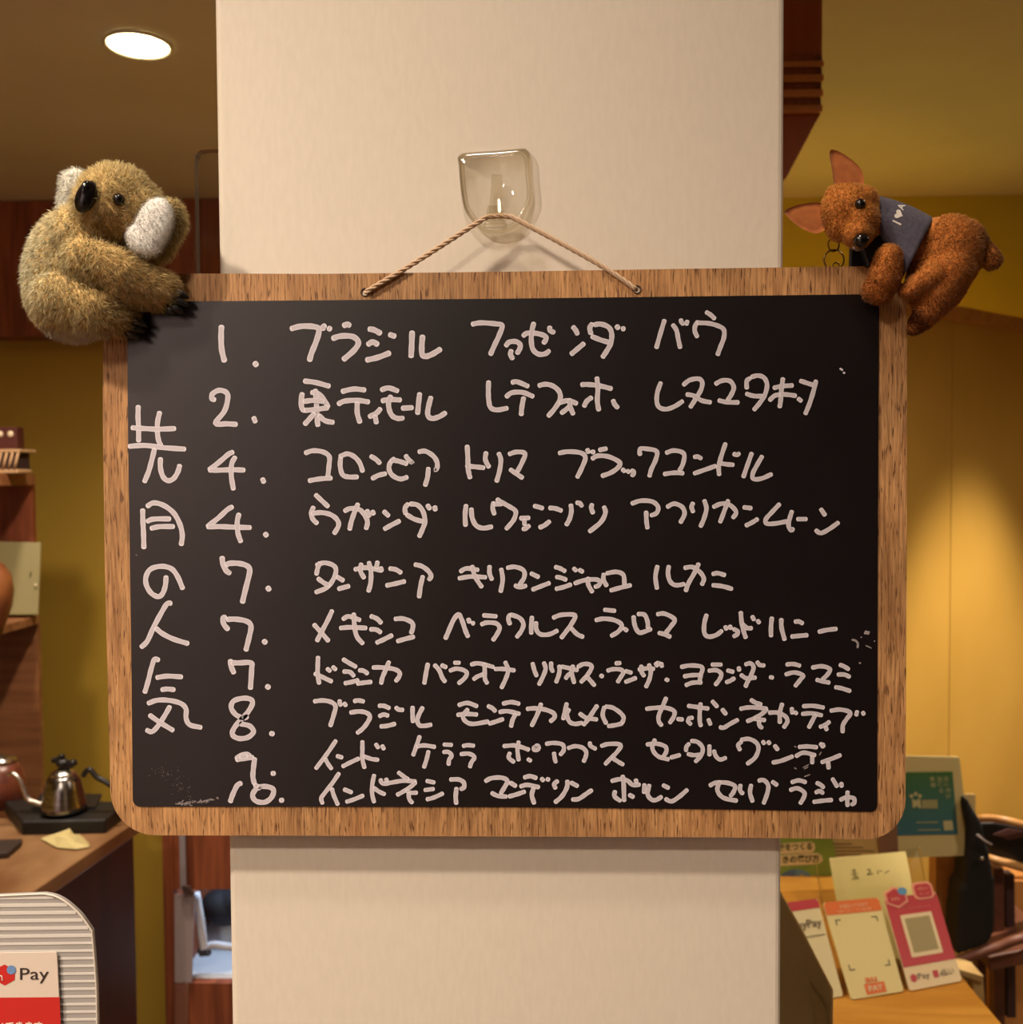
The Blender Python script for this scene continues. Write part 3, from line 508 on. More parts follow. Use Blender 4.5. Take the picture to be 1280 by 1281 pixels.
# ------------------------------------------------------------------ soft toys
def T(px, py, d): return P(px, py, YB + d * SPX)          # d in photo pixels, minus = towards the viewer
def rotm(deg): return Matrix.Rotation(R(deg), 3, 'Y')     # turns in the picture plane (plus = clockwise as seen)
def ell(mb, px, py, d, rx, ry, rd, deg=0): mb.ball(T(px, py, d), (rx * SPX, rd * SPX, ry * SPX), rotm(deg), 28)
def limb(mb, pts, n=7):
    for (a, b_) in zip(pts[:-1], pts[1:]):
        for k in range(n + 1):
            t = k / n; c = [a[i] + (b_[i] - a[i]) * t for i in range(4)]
            mb.ball(T(c[0], c[1], c[2]), c[3] * SPX, seg=18)
def tri_arrays(V, Fc):
    Tt = []
    for f in Fc:
        for k in range(1, len(f) - 1): Tt.append((f[0], f[k], f[k + 1]))
    return np.array(V, float), np.array(Tt)
def fur(name, V, Fc, n, length, width, groom, colfn, parent, m, keep=None, nmix=0.6, curl=0.25, label=None, clump=0, cl_n=1500):
    V, Tt = tri_arrays(V, Fc); a, b_, c = V[Tt[:, 0]], V[Tt[:, 1]], V[Tt[:, 2]]
    cr = np.cross(b_ - a, c - a); ar = np.linalg.norm(cr, axis=1); fn = cr / np.maximum(ar, 1e-12)[:, None]
    vn = np.zeros_like(V)
    for k in range(3): np.add.at(vn, Tt[:, k], cr)
    vn /= np.maximum(np.linalg.norm(vn, axis=1), 1e-12)[:, None]
    if np.einsum('ij,ij->i', V[Tt[:, 0]] - V.mean(0), fn).mean() < 0: vn = -vn
    idx = RNG.choice(len(Tt), n, p=ar / ar.sum()); u = RNG.random((n, 2)); fl = u.sum(1) > 1; u[fl] = 1 - u[fl]
    p = a[idx] + (b_[idx] - a[idx]) * u[:, :1] + (c[idx] - a[idx]) * u[:, 1:]
    nr = vn[Tt[idx, 0]] * (1 - u.sum(1))[:, None] + vn[Tt[idx, 1]] * u[:, :1] + vn[Tt[idx, 2]] * u[:, 1:]
    nr /= np.linalg.norm(nr, axis=1)[:, None]
    if keep is not None:
        k = keep(p, proj(p)); p, nr = p[k], nr[k]; n = len(p)
    g = groom(p, nr); d = nr * nmix + g + RNG.normal(0, curl, (n, 3)); d /= np.linalg.norm(d, axis=1)[:, None]
    Ls = length * RNG.uniform(0.6, 1.25, n)[:, None]
    bend = RNG.normal(0, 0.25, (n, 3)) + g * 0.6
    if clump:
        ci = RNG.choice(n, min(cl_n, n), replace=False)
        # nearest clump centre on a coarse grid
        cell = 0.004; grid = {}
        for j in ci: grid.setdefault(tuple((p[j] // cell).astype(int)), []).append(j)
        tip = p + d * Ls
        keys = (p // cell).astype(int)
        pull = np.zeros_like(p); has = np.zeros(n, bool)
        for i in range(n):
            best = None; bd = 1e9
            for j in grid.get(tuple(keys[i]), ()):
                q = ((p[i] - p[j]) ** 2).sum()
                if q < bd: bd = q; best = j
            if best is not None: pull[i] = p[best] + d[best] * Ls[best] * 1.05 - tip[i]; has[i] = True
        off = pull * clump
    else: off = np.zeros_like(p)
    side = np.cross(d, RNG.normal(0, 1, (n, 3))); side /= np.linalg.norm(side, axis=1)[:, None]; side *= width / 2
    mid = p + d * Ls * 0.55 + off * 0.35; tip = p + (d + bend * 0.35) * Ls + off
    base = p - nr * length * 0.08
    VV = np.stack([base - side, base + side, mid - side * .8, mid + side * .8, tip], 1).reshape(-1, 3)
    o5 = np.arange(n)[:, None] * 5
    tri = np.concatenate([o5 + [0, 1, 3], o5 + [0, 3, 2], o5 + [2, 3, 4]], 0)
    col = colfn(p, proj(p), nr) * RNG.uniform(0.82, 1.12, n)[:, None]
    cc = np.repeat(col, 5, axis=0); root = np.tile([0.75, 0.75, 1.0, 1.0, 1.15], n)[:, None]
    org = np.array(root_of(parent).location)
    me = bpy.data.meshes.new(name); me.vertices.add(n * 5); me.vertices.foreach_set('co', (VV - org).ravel())
    nt = len(tri); me.loops.add(nt * 3); me.loops.foreach_set('vertex_index', tri.ravel().astype(np.int32))
    me.polygons.add(nt); me.polygons.foreach_set('loop_start', np.arange(nt, dtype=np.int32) * 3)
    me.polygons.foreach_set('use_smooth', [True] * nt); me.update(calc_edges=True)
    at = me.color_attributes.new('Col', 'FLOAT_COLOR', 'POINT')
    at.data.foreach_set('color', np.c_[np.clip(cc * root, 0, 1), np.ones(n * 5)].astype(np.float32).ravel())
    nn_ = np.repeat(nr + RNG.normal(0, 0.28, (n, 3)), 5, axis=0); nn_ /= np.linalg.norm(nn_, axis=1)[:, None]
    me.normals_split_custom_set_from_vertices(nn_.tolist())
    me.materials.append(m); o = bpy.data.objects.new(name, me); COL.objects.link(o); o.parent = parent; o['kind'] = 'stuff'
    if label: o['label'] = label
    return o
def bvh(V, Fc): return BVHTree.FromPolygons([Vector(v) for v in V], [tuple(f) for f in Fc])
ORG = Vector((0, -DCOL, CZ))
def hit(tree, px, py):
    l, n_, i, d = tree.ray_cast(ORG, ray(px, py).normalized()); return (l, n_) if l else (None, None)
def srgb(*c): return np.array(lin(c))
M['fur'] = attr_mat('plush_fur', 0.9, 0.12, 0.15)
N, L, b_ = nodes(M['fur']); tl = N.new('ShaderNodeBsdfTranslucent'); mx = N.new('ShaderNodeMixShader'); mx.inputs[0].default_value = 0.5
L.new(N['Attribute'].outputs['Color'], tl.inputs[0]); L.new(b_.outputs[0], mx.inputs[1]); L.new(tl.outputs[0], mx.inputs[2]); L.new(mx.outputs[0], N['Material Output'].inputs[0])
def skin_mat(name, c): return varied(name, c, tuple(int(x * .85) for x in c), (400, 400, 400), 0.9, 3)
# ---------------- koala
ko = empty('koala_toy', T(100, 425, -10), 'fluffy tan koala soft toy with white ears clinging to the left corner of the blackboard', 'soft toy')
mb = MB()
ell(mb, 92, 338, 0, 57, 80, 50, 12); ell(mb, 92, 365, -5, 56, 58, 48, -10); ell(mb, 108, 300, -10, 48, 42, 44, 0)
ell(mb, 146, 254, -20, 47, 44, 40, 12); ell(mb, 120, 259, -34, 26, 30, 28, 10); ell(mb, 170, 265, -20, 34, 34, 34, 0)
limb(mb, [(108, 322, -38, 27), (158, 342, -36, 25), (203, 361, -22, 20)]); limb(mb, [(150, 360, -30, 20), (196, 368, -20, 18)])
limb(mb, [(78, 372, -32, 34), (115, 388, -34, 29), (148, 397, -22, 21)])
limb(mb, [(118, 330, 36, 22), (165, 350, 44, 16), (196, 365, 36, 12)]); limb(mb, [(90, 385, 34, 26), (138, 402, 40, 16)])
KV, KF = blob(mb, 0.0011, 6)
kbody = obj('body', KV, KF, skin_mat('koala_backing', (226, 192, 128)), ko, smooth=True)
ktree = bvh(KV, KF)
def kcol(p, q, nr):
    x, y = q[:, 0], q[:, 1]; n = len(p)
    gold, cream, brown, white = srgb(252, 230, 172), srgb(255, 248, 212), srgb(242, 208, 148), srgb(255, 252, 244)
    c = np.tile(gold, (n, 1)); w = np.clip((100 - x) / 60, 0, 1) * np.clip((400 - y) / 60, 0, 1); c = c * (1 - w)[:, None] + cream * w[:, None]  # paler left and upper back: light falling there is put into the colour
    w = np.clip((x - 105) / 40, 0, 1) * np.clip((y - 300) / 30, 0, 1) * 0.6; c = c * (1 - w)[:, None] + brown * w[:, None]
    w = np.clip(1 - np.hypot(x - 136, y - 280) / 34, 0, 1) * 0.8; c = c * (1 - w)[:, None] + brown * w[:, None]  # browner under the chin: its shadow is put into the fur colour
    w = np.clip((y - (402 + 0.10 * (x - 50))) / 12, 0, 1) * (x < 135); c = c * (1 - w)[:, None] + white * w[:, None]
    nz = 0.92 + 0.16 * np.sin(p[:, 0] * 900 + 3 * np.sin(p[:, 2] * 700)) * np.sin(p[:, 2] * 800)
    return c * nz[:, None]
def kgroom(p, nr):
    q = proj(p); n = len(p); g = np.tile(np.array([0.05, -0.1, -0.62]), (n, 1))
    head = (q[:, 1] < 290) & (q[:, 0] > 95); g[head] = [0.25, -0.1, -0.1]
    arm = (q[:, 1] > 315) & (q[:, 0] > 125); g[arm] = [0.45, -0.05, -0.35]
    return g
def knear(p, q):   # no pile where the toy is pressed on the board, nor over nose and eye
    k = ~((q[:, 0] > 134) & (q[:, 1] > 350) & (p[:, 1] > YB - 0.004) & (p[:, 1] < YB + BT + 0.004))
    k &= ~((np.hypot((q[:, 0] - 109) / 11, (q[:, 1] - 247) / 19) < 1) & (p[:, 1] < YB - 0.005))
    k &= ~((np.hypot(q[:, 0] - 149.5, q[:, 1] - 250) < 6.5) & (p[:, 1] < YB - 0.005))
    return k
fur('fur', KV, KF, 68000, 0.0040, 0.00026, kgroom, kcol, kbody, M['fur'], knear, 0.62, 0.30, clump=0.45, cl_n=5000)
def toy_part(name, shapes, parent, back, n, length, width, colr, keep=None, label=None, groom=None, curl=.3, vox=0.0011):
    mb = MB()
    for s in shapes: ell(mb, *s)
    V, Fc = blob(mb, vox, 5); o = obj(name, V, Fc, skin_mat(name + '_backing', back), parent, smooth=True, label=label)
    fur(name + '_fur', V, Fc, n, length, width, groom or (lambda p, nr: np.tile([0., -.1, -.4], (len(p), 1))), lambda p, q, nr: np.tile(srgb(*colr), (len(p), 1)), o, M['fur'], keep, 0.6, curl)
    return V, Fc, o
toy_part('ear', [(92, 238, -8, 18, 28, 10, 14), (87, 256, -8, 15, 24, 9, 6), (84, 226, -8, 9, 10, 7, 0)], ko, (255, 253, 240), 4500, 0.0026, 0.0002, (255, 254, 238), label='white far ear')
toy_part('ear', [(208, 286, -30, 18, 36, 14, 20), (218, 276, -30, 13, 22, 12, 0), (204, 305, -30, 14, 22, 12, 25)], ko, (150, 118, 66), 9000, 0.0034, 0.00024, (248, 224, 162), label='tan back of the near ear')
toy_part('ear_lining', [(192, 282, -48, 23, 35, 10, 22), (182, 299, -48, 24, 20, 9, 30), (200, 270, -48, 15, 19, 9, 0)], ko, (255, 254, 248), 5500, 0.0019, 0.00018, (255, 254, 248), label='white fluffy lining of the near ear')
# nose and eye
l, n_ = hit(ktree, 109, 247); l = l or T(109, 247, -60)
mb = MB(); mb.ball(l + Vector((0, -0.0012, 0)), (12 * SPX, 9 * SPX, 20.5 * SPX), rotm(24), 28)
mb.ball(l + Vector((0.0006, -0.0036, 0.0035)), (6 * SPX, 5 * SPX, 11 * SPX), rotm(24), 20)
V, Fc = blob(mb, 0.0006, 4); obj('nose', V, Fc, M['black_gloss'], ko, smooth=True)
l, n_ = hit(ktree, 149.5, 250); l = l or T(149, 249, -55)
MB().ball(l + Vector((0, -0.0012, 0)), 7.0 * SPX, seg=20).build('eye', M['black_gloss'], ko, smooth=True)
for a, b_ in (((214, 366), (236, 373)), ((210, 374), (236, 384)), ((209, 382), (230, 393)), ((207, 386), (221, 395)),
              ((152, 399), (185, 409)), ((152, 408), (181, 416)), ((151, 416), (176, 425)), ((150, 402), (170, 403))):
    pts = [(a[0] + (b_[0] - a[0]) * t, a[1] + (b_[1] - a[1]) * t + 2.2 * (4 * t * (1 - t) * -1), -14 - 9 * math.sin(math.pi * min(t, .8)) ) for t in np.linspace(0, 1, 8)]
    MB().tube([T(*p) for p in pts], [x * SPX for x in (4.6, 5.2, 5.4, 5.2, 4.8, 4.2, 3.3, 1.3)], 12).build('claw', M['claw'], ko, smooth=True)
# ---------------- kangaroo
ka = empty('kangaroo_toy', T(1160, 405, -10), 'small orange-brown kangaroo soft toy in navy shirt on the right corner of the blackboard', 'soft toy')
mb = MB()
ell(mb, 1186, 318, -8, 40, 47, 34, 12); ell(mb, 1172, 350, -10, 36, 42, 32, 20); ell(mb, 1152, 308, -6, 26, 29, 22, 20)
ell(mb, 1122, 286, -8, 22, 20, 18, 10); ell(mb, 1100, 272, -12, 16, 17, 16, 0); ell(mb, 1205, 300, -6, 24, 24, 24)
KH = MB()
ell(mb, 1062, 264, -26, 33, 31, 27, 0); ell(mb, 1074, 276, -34, 23, 24, 24, 0); ell(mb, 1073, 292, -44, 17, 16, 18, 0); ell(mb, 1053, 280, -28, 18, 20, 20, 0)
ell(mb, 1081, 254, -26, 15, 19, 20); ell(mb, 1083, 283, -34, 13, 18, 18); ell(mb, 1048, 246, -24, 14, 13, 16)
limb(mb, [(1112, 322, -40, 15), (1107, 345, -36, 18), (1100, 362, -26, 17)]); limb(mb, [(1096, 362, -26, 15), (1091, 366, -22, 11)])
ell(mb, 1176, 304, -8, 36, 31, 28, 12)
limb(mb, [(1188, 338, -22, 28), (1172, 366, -24, 24), (1162, 386, -22, 17)]); limb(mb, [(1170, 344, -34, 16), (1146, 358, -38, 12), (1135, 364, -34, 9)])
limb(mb, [(1118, 318, 34, 14), (1104, 352, 36, 13)]); limb(mb, [(1175, 372, 22, 20), (1153, 400, 20, 13), (1143, 410, 16, 9)])
limb(mb, [(1216, 298, -4, 15), (1230, 312, -4, 11), (1240, 326, -6, 11)]); limb(mb, [(1238, 320, -6, 11), (1244, 326, -8, 9)])
RV, RF = blob(mb, 0.0011, 5)
rbody = obj('body', RV, RF, skin_mat('kangaroo_backing', (200, 124, 56)), ka, smooth=True)
rtree = bvh(RV, RF)
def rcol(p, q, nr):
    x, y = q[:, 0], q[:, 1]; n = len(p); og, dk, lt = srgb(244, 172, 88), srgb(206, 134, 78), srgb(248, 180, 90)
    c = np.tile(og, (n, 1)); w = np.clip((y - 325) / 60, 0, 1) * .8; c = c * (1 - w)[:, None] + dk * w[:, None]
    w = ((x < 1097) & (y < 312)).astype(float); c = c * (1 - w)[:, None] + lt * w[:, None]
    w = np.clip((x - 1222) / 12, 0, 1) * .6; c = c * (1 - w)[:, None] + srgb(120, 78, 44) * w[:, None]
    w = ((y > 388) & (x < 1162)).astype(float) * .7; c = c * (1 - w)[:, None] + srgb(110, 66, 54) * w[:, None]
    return c
def rkeep(p, q):
    k = ~((q[:, 0] < 1138) & (q[:, 1] > 340) & (p[:, 1] > YB - 0.003) & (p[:, 1] < YB + BT + 0.003))
    # bare under the shirt
    ax = np.array([50., 43.]); axn = ax / np.hypot(*ax); t = ((q - [1098, 270]) @ axn) / np.hypot(*ax)
    k &= ~((t > 0.02) & (t < 0.93) & (q[:, 1] < 352) & (q[:, 0] > 1100) & (p[:, 1] > YB - 33 * SPX) & (q[:, 1] < 1420 - 0.98 * (q[:, 0]) + 60))
    return k
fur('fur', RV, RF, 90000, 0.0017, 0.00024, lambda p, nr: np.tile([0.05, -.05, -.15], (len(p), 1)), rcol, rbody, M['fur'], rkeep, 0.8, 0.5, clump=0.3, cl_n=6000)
# ears: cupped felt leaves
felt = varied('felt_ear', (170, 98, 42), (156, 86, 36), (300, 300, 300), 0.95, 4, 0.0001, sheen=0.3)
def felt_ear(poly, d, tip, label):
    pts = catmull(poly, 4, True); c = np.mean(pts, 0); V = []; n = len(pts); rings = [0.0, 0.35, 0.7, 1.0]
    for side in (0, 1):
        V.append(T(c[0], c[1], d - (0 if side else 6)))
        for f in rings[1:]:
            for p in pts:
                q = c + (p - c) * f; dd = d - (0 if side else (6 * (1 - f * f) + 1.0)) - 8 * (f * f) * 0.5 + (3.5 if side and f < 1 else 0)
                V.append(T(q[0], q[1], dd))
    Fc = []; m_ = 1 + 3 * n
    for side in (0, 1):
        o_ = side * m_; q = []
        for i in range(n): q.append((o_, o_ + 1 + i, o_ + 1 + (i + 1) % n))
        for r_ in range(2):
            for i in range(n): q.append((o_ + 1 + r_ * n + i, o_ + 1 + (r_ + 1) * n + i, o_ + 1 + (r_ + 1) * n + (i + 1) % n, o_ + 1 + r_ * n + (i + 1) % n))
        Fc += [t[::-1] for t in q] if side else q
    for i in range(n): Fc.append((1 + 2 * n + i, 1 + 2 * n + (i + 1) % n, m_ + 1 + 2 * n + (i + 1) % n, m_ + 1 + 2 * n + i))
    obj('ear', V, Fc, felt, ka, smooth=True)
felt_ear([(1038, 190), (1046, 188), (1062, 197), (1076, 210), (1081, 224), (1078, 234), (1062, 240), (1046, 238), (1041, 212)], -20, 0, 'upper')
felt_ear([(982, 264), (1000, 256), (1026, 253.5), (1038, 262), (1038, 280), (1028, 290), (1018, 291.5), (1002, 285), (988, 274)], -20, 0, 'left')
# shirt : a tapered sleeve round the chest
shirt_m = varied('navy_cotton', (82, 78, 92), (70, 66, 80), (500, 500, 500), 0.9, 3, 0.0001)
c0, c1 = np.array([1097., 270.]), np.array([1147., 314.])
e0, e1 = np.array([-5.5, -27.]), np.array([21.5, -42.])        # half vectors towards the top edge
V = []; Fc = []; K, NR = 40, 12
for sk, off in ((0, 0.0), (1, -1.6)):
    for i in range(NR + 1):
        t = i / NR; c = c0 + (c1 - c0) * t + np.array([3., -2.]) * math.sin(math.pi * t); e = e0 + (e1 - e0) * t; el = np.hypot(*e)
        rd = (25 + 9 * t) + off; ec = e * (1 + off / el)
        for j in range(K):
            a = 2 * math.pi * j / K; wr = 1 + 0.02 * math.sin(5 * a + 4 * t)
            q = c + ec * math.cos(a) * wr; V.append(T(q[0], q[1], -9 - rd * math.sin(a) * wr))
B_ = (NR + 1) * K
for sk in (0, 1):
    for i in range(NR):
        for j in range(K):
            f = [i * K + j, i * K + (j + 1) % K, (i + 1) * K + (j + 1) % K, (i + 1) * K + j]; f = [x + sk * B_ for x in f]
            Fc.append(f if sk == 0 else f[::-1])
for i in (0, NR):
    for j in range(K): Fc.append([i * K + j, i * K + (j + 1) % K, B_ + i * K + (j + 1) % K, B_ + i * K + j])
shirt = obj('shirt', V, Fc, shirt_m, ka, smooth=True)
stree = bvh(V, Fc)
def decal(tree, V2, Fc, lift, name, m, parent):
    out = []
    for x, y in V2:
        l, n_ = hit(tree, x, y)
        out.append(l - ray(x, y).normalized() * lift if l is not None else None)
    Fc = [f for f in Fc if all(out[i] is not None for i in f)]
    return obj(name, [o_ if o_ is not None else T(1125, 268, -9) for o_ in out], Fc, m, parent)
def place_text(txt, ox, oy, right, up, w, h, bold=0.0):
    V_, F_ = text_fit(txt, 1, 1, bold); right, up = np.array(right, float), np.array(up, float)
    return np.array([ox, oy]) + V_[:, :1] * w * right + V_[:, 1:2] * h * up, F_
printm = mat('white_print', (214, 208, 200), 0.7)
rt = np.array([8.5, -20.]); rt /= np.hypot(*rt); up_ = np.array([-rt[1] * -1, rt[0]]); up_ = np.array([-0.92, -0.39])
allV, allF = [], []
def addg(V_, F_):
    n0 = len(allV); allV.extend([tuple(v) for v in V_]); allF.extend([[i + n0 for i in f] for f in F_])
addg([(1116.5, 276.6), (1117.5, 275), (1128, 280), (1127, 282)], [(0, 1, 2, 3)])
hc = np.array([1124.3, 268.]); hpts = []
for i in range(24):
    a = 2 * math.pi * i / 24; hx = 16 * math.sin(a) ** 3; hy_ = 13 * math.cos(a) - 5 * math.cos(2 * a) - 2 * math.cos(3 * a) - math.cos(4 * a)
    hpts.append(hc + rt * hx * 0.36 + up_ * hy_ * 0.36)
addg(hpts, [list(range(24))])
addg(*place_text('A', 1130.0, 263.5, rt, up_, 7.5, 8.5, 0.02))
decal(stree, allV, allF, 0.0004, 'shirt_print', printm, shirt)
l, n_ = hit(rtree, 1075.5, 256); l = l or T(1075, 256, -50)
MB().ball(l + Vector((0, -0.001, 0)), 6.3 * SPX, seg=20).build('eye', M['black_gloss'], ka, smooth=True)
l, n_ = hit(rtree, 1077, 301); l = l or T(1077, 301, -60)
mb = MB(); mb.ball(l + Vector((0, -0.0008, 0)), (9 * SPX, 8 * SPX, 8.5 * SPX), rotm(-20), 22); mb.build('nose', M['black_gloss'], ka, smooth=True)
MB().tube([T(1070 + 9 * math.cos(a) + 4, 300 + 12 * math.sin(a) + 1, -50 + 3 * math.cos(a)) for a in np.linspace(0.35, 2.4, 9)], 1.5 * SPX, 6).build('mouth_thread', mat('grey_thread', (120, 100, 92), 0.8), ka, smooth=True)
def ring(cx, cy, r, d, th, tilt, parent, nm):
    pts = [T(cx + r * math.cos(a) * tilt, cy + r * math.sin(a), d + r * math.cos(a) * math.sqrt(max(0, 1 - tilt * tilt))) for a in np.linspace(0, 2 * math.pi, 25)[:-1]]
    MB().tube(pts, th * SPX, 8, True).build(nm, M['chrome_dark'], parent, smooth=True)
ring(1043, 306, 8.5, 4, 1.0, 0.8, ka, 'key_ring'); ring(1043.5, 325, 12.5, 6, 1.0, 1.0, ka, 'key_ring'); ring(1046, 333, 4.5, 8, .9, 0.9, ka, 'key_ring')
mb = MB(); mb.prism([T(x, y, 10) for x, y in ((1065, 308), (1088, 306), (1088, 350), (1064, 350))], (0, 10 * SPX, 0)); mb.build('clip', M['black'], ka, bevel=0.0008)
mb = MB(); mb.prism([T(x, y, -10) for x, y in ((1078, 300), (1106, 292), (1108, 306), (1096, 330), (1086, 334), (1082, 318))], (0, 16 * SPX, 0)); mb.build('collar', M['black'], ka, bevel=0.001)

# ---- BG
# ------------------------------------------------------------------ behind, left
def quad(pts, th, m, name, parent=None, **k):
    """a thin slab over four corner points"""
    a, b_, c, d = [Vector(p) for p in pts]; n_ = (b_ - a).cross(d - a).normalized() * th
    if n_.y < 0: n_ = -n_
    return MB().prism([a, b_, c, d], n_).build(name, m, parent, **k)
def surf(pts):
    a, b_, c, d = [Vector(p) for p in pts]                 # TL, TR, BR, BL ; u to the right, v up
    n_ = (b_ - a).cross(d - a).normalized()
    if n_.y > 0: n_ = -n_
    def f(u, v, lift=0.0005): return (d.lerp(c, u)).lerp(a.lerp(b_, u), v) + n_ * lift
    return f
def on(f, name, poly, m, parent, lift=0.0005): return obj(name, [f(u, v, lift) for u, v in poly], [list(range(len(poly)))], m, parent)
def rect(u0, u1, v0, v1): return [(u0, v0), (u1, v0), (u1, v1), (u0, v1)]
def rrect(u0, u1, v0, v1, ru, rv, n=5):
    out = []
    for cx, cy, a0 in ((u1 - ru, v1 - rv, 0), (u0 + ru, v1 - rv, 90), (u0 + ru, v0 + rv, 180), (u1 - ru, v0 + rv, 270)):
        out += [(cx + ru * math.cos(R(a0 + 90 * i / n)), cy + rv * math.sin(R(a0 + 90 * i / n))) for i in range(n + 1)]
    return out
def txt(f, s_, u0, v0, w_, h, m, parent, name='printed_text', bold=0.0, lift=0.0008):
    V_, F_ = text_fit(s_, w_, h, bold)
    if len(V_): return obj(name, [f(u0 + x, v0 + y, lift) for x, y in V_[:, :2]], F_, m, parent)
# counter with its side panel
ctop = empty('wooden_counter', (-1.3, 1.0, 0), 'dark wooden counter with worn brown top behind the corrugated sheet', 'counter')
cxr = PZ(170, 1036, 0.84).x
e1_, e2_ = PZ(159, 1035, 0.84), PZ(53, 1107, 0.84)
sl = (e1_.x - e2_.x) / (e1_.y - e2_.y)
def ex(y): return e2_.x + sl * (y - e2_.y)
yb0, yb1 = 0.62, PZ(177, 1024, 0.84).y
MB().prism([(-2.2, yb0, 0.808), (ex(yb0), yb0, 0.808), (ex(yb1), yb1, 0.808), (-2.2, yb1, 0.808)], (0, 0, 0.032)).build('counter_top', M['counter'], ctop, bevel=0.003)
MB().prism([(-2.15, yb0 + .03, 0), (ex(yb0) - .012, yb0 + .03, 0), (ex(yb1) - .012, yb1 - .01, 0), (-2.15, yb1 - .01, 0)], (0, 0, 0.807)).build('side_panel', M['darkwood'], ctop)
CT = 0.84
def on_ct(px, py): return PZ(px, py, CT)
# black scale under the kettle
k0 = on_ct(78, 1030)
sc_ = empty('coffee_scale', (k0.x, k0.y, CT), 'flat black tray under the steel gooseneck kettle', 'scale')
a, b_ = on_ct(8, 1049), on_ct(152, 1046)
MB().prism([on_ct(28, 1045), on_ct(132, 1043), on_ct(160, 1020), on_ct(60, 1014), on_ct(6, 1018)], (0, 0, 0.030)).build('tray_body', mat('black_rubber', (12, 10, 10), 0.5), sc_, bevel=0.004)
MB().prism([on_ct(40, 1030), on_ct(120, 1029), on_ct(128, 1012), on_ct(52, 1011)], (0, 0, 0.005)).build('scale_plate', M['black'], sc_, origin=None).location.z += 0.030
KZ = CT + 0.0355; kc = PZ(80, 1013, KZ); kr = 27.5 * (kc.y + DCOL) / F
ke = empty('gooseneck_kettle', (kc.x, kc.y, KZ), 'polished steel gooseneck kettle with black lid knob and handle, left of the blackboard corner', 'kettle')
hk_ = 45 * (kc.y + DCOL) / F
MB().lathe(kc, [(kr * .97, 0), (kr * 1.02, hk_ * .06), (kr * .98, hk_ * .2), (kr * .87, hk_ * .55), (kr * .74, hk_ * .88), (kr * .62, hk_ * .98), (kr * .55, hk_)], 48).build('kettle_body', varied('kettle_steel', (150, 148, 146), (112, 108, 106), (60, 60, 200), 0.2, 3, metal=1.0), ke, smooth=True)
MB().lathe(kc + Vector((0, 0, hk_)), [(kr * .6, 0), (kr * .58, hk_ * .05), (kr * .4, hk_ * .13), (kr * .12, hk_ * .17), (kr * .1, hk_ * .26)], 32).build('lid', M['steel'], ke, smooth=True)
kn = MB().lathe(kc + Vector((0, 0, hk_ * 1.24)), [(kr * .1, 0), (kr * .3, hk_ * .05), (kr * .32, hk_ * .15), (kr * .2, hk_ * .22)], 20); kn.build('lid_knob', M['black'], ke, smooth=True)
def kp(px, py, dy=0.0): return P(px, py, kc.y + dy)
MB().tube(catmull([kp(70, 974), kp(76, 964), kp(86, 958), kp(94, 953)], 5), 4.6 * (kc.y + DCOL) / F, 10).build('handle_bracket', M['black'], ke, smooth=True)
MB().tube(catmull([kp(66, 951), kp(72, 950), kp(77, 947), kp(78, 944)], 4), 3.8 * (kc.y + DCOL) / F, 10).build('spout_guard', M['black'], ke, smooth=True)
MB().tube(catmull([kp(104, 971), kp(108, 965), kp(113, 963), kp(121, 972), kp(132, 978), kp(142, 986), kp(150, 1000)], 5), 3.4 * (kc.y + DCOL) / F, 10).build('handle', M['black'], ke, smooth=True)
MB().tube(catmull([kp(53, 1008), kp(46, 1005), kp(36, 1000), kp(30, 988), kp(24, 974), kp(16, 968), kp(8, 970)], 6), [x * (kc.y + DCOL) / F for x in np.linspace(4.5, 2.0, 37)], 10).build('spout', M['steel'], ke, smooth=True)
# glass server and grinder at the far left
g0 = PZ(2, 1008, CT); gr = 30 * (g0.y + DCOL) / F
gs = empty('coffee_grinder', (g0.x, g0.y, CT), 'red-brown rounded coffee canister at the left edge beside the kettle spout', 'canister')
MB().lathe(g0, [(gr * .8, 0), (gr * .95, gr * .3), (gr, gr * .9), (gr * .85, gr * 1.5), (gr * .6, gr * 1.9)], 32).build('canister_body', varied('canister_brown', (112, 58, 40), (84, 40, 28), (30, 30, 30), 0.35, 3), gs, smooth=True)
MB().lathe(g0 + Vector((0, 0, gr * 1.9)), [(gr * .64, 0), (gr * .64, gr * .12), (gr * .2, gr * .2), (gr * .1, gr * .3)], 32).build('canister_lid', M['steel'], gs, smooth=True)
# crumpled tissue
tp = [on_ct(51, 1051), on_ct(66, 1048), on_ct(88, 1046.5), on_ct(97, 1047), on_ct(110, 1056), on_ct(112, 1061), on_ct(96, 1064), on_ct(72, 1062)]
cen = sum(tp, Vector()) / 8; V = [p + Vector((0, 0, 0.002)) for p in tp] + [p.lerp(cen, .5) + Vector((0, 0, 0.010 + 0.006 * ((i * 7) % 3))) for i, p in enumerate(tp)] + [cen + Vector((0, 0, 0.012))]
Fc = [(i, (i + 1) % 8, 8 + (i + 1) % 8, 8 + i) for i in range(8)] + [(8 + i, 8 + (i + 1) % 8, 16) for i in range(8)]
o = obj('paper_filter', V, Fc, mat('cream_tissue', (186, 172, 118), 0.8), smooth=False); sd = o.modifiers.new('t', 'SOLIDIFY'); sd.thickness = 0.002
tag(o, 'crumpled cream paper filter lying on the wooden counter below the kettle', 'paper')
dpt = [on_ct(-20, 1076), on_ct(10, 1074), on_ct(26, 1060), on_ct(28, 1056), on_ct(-20, 1058)]
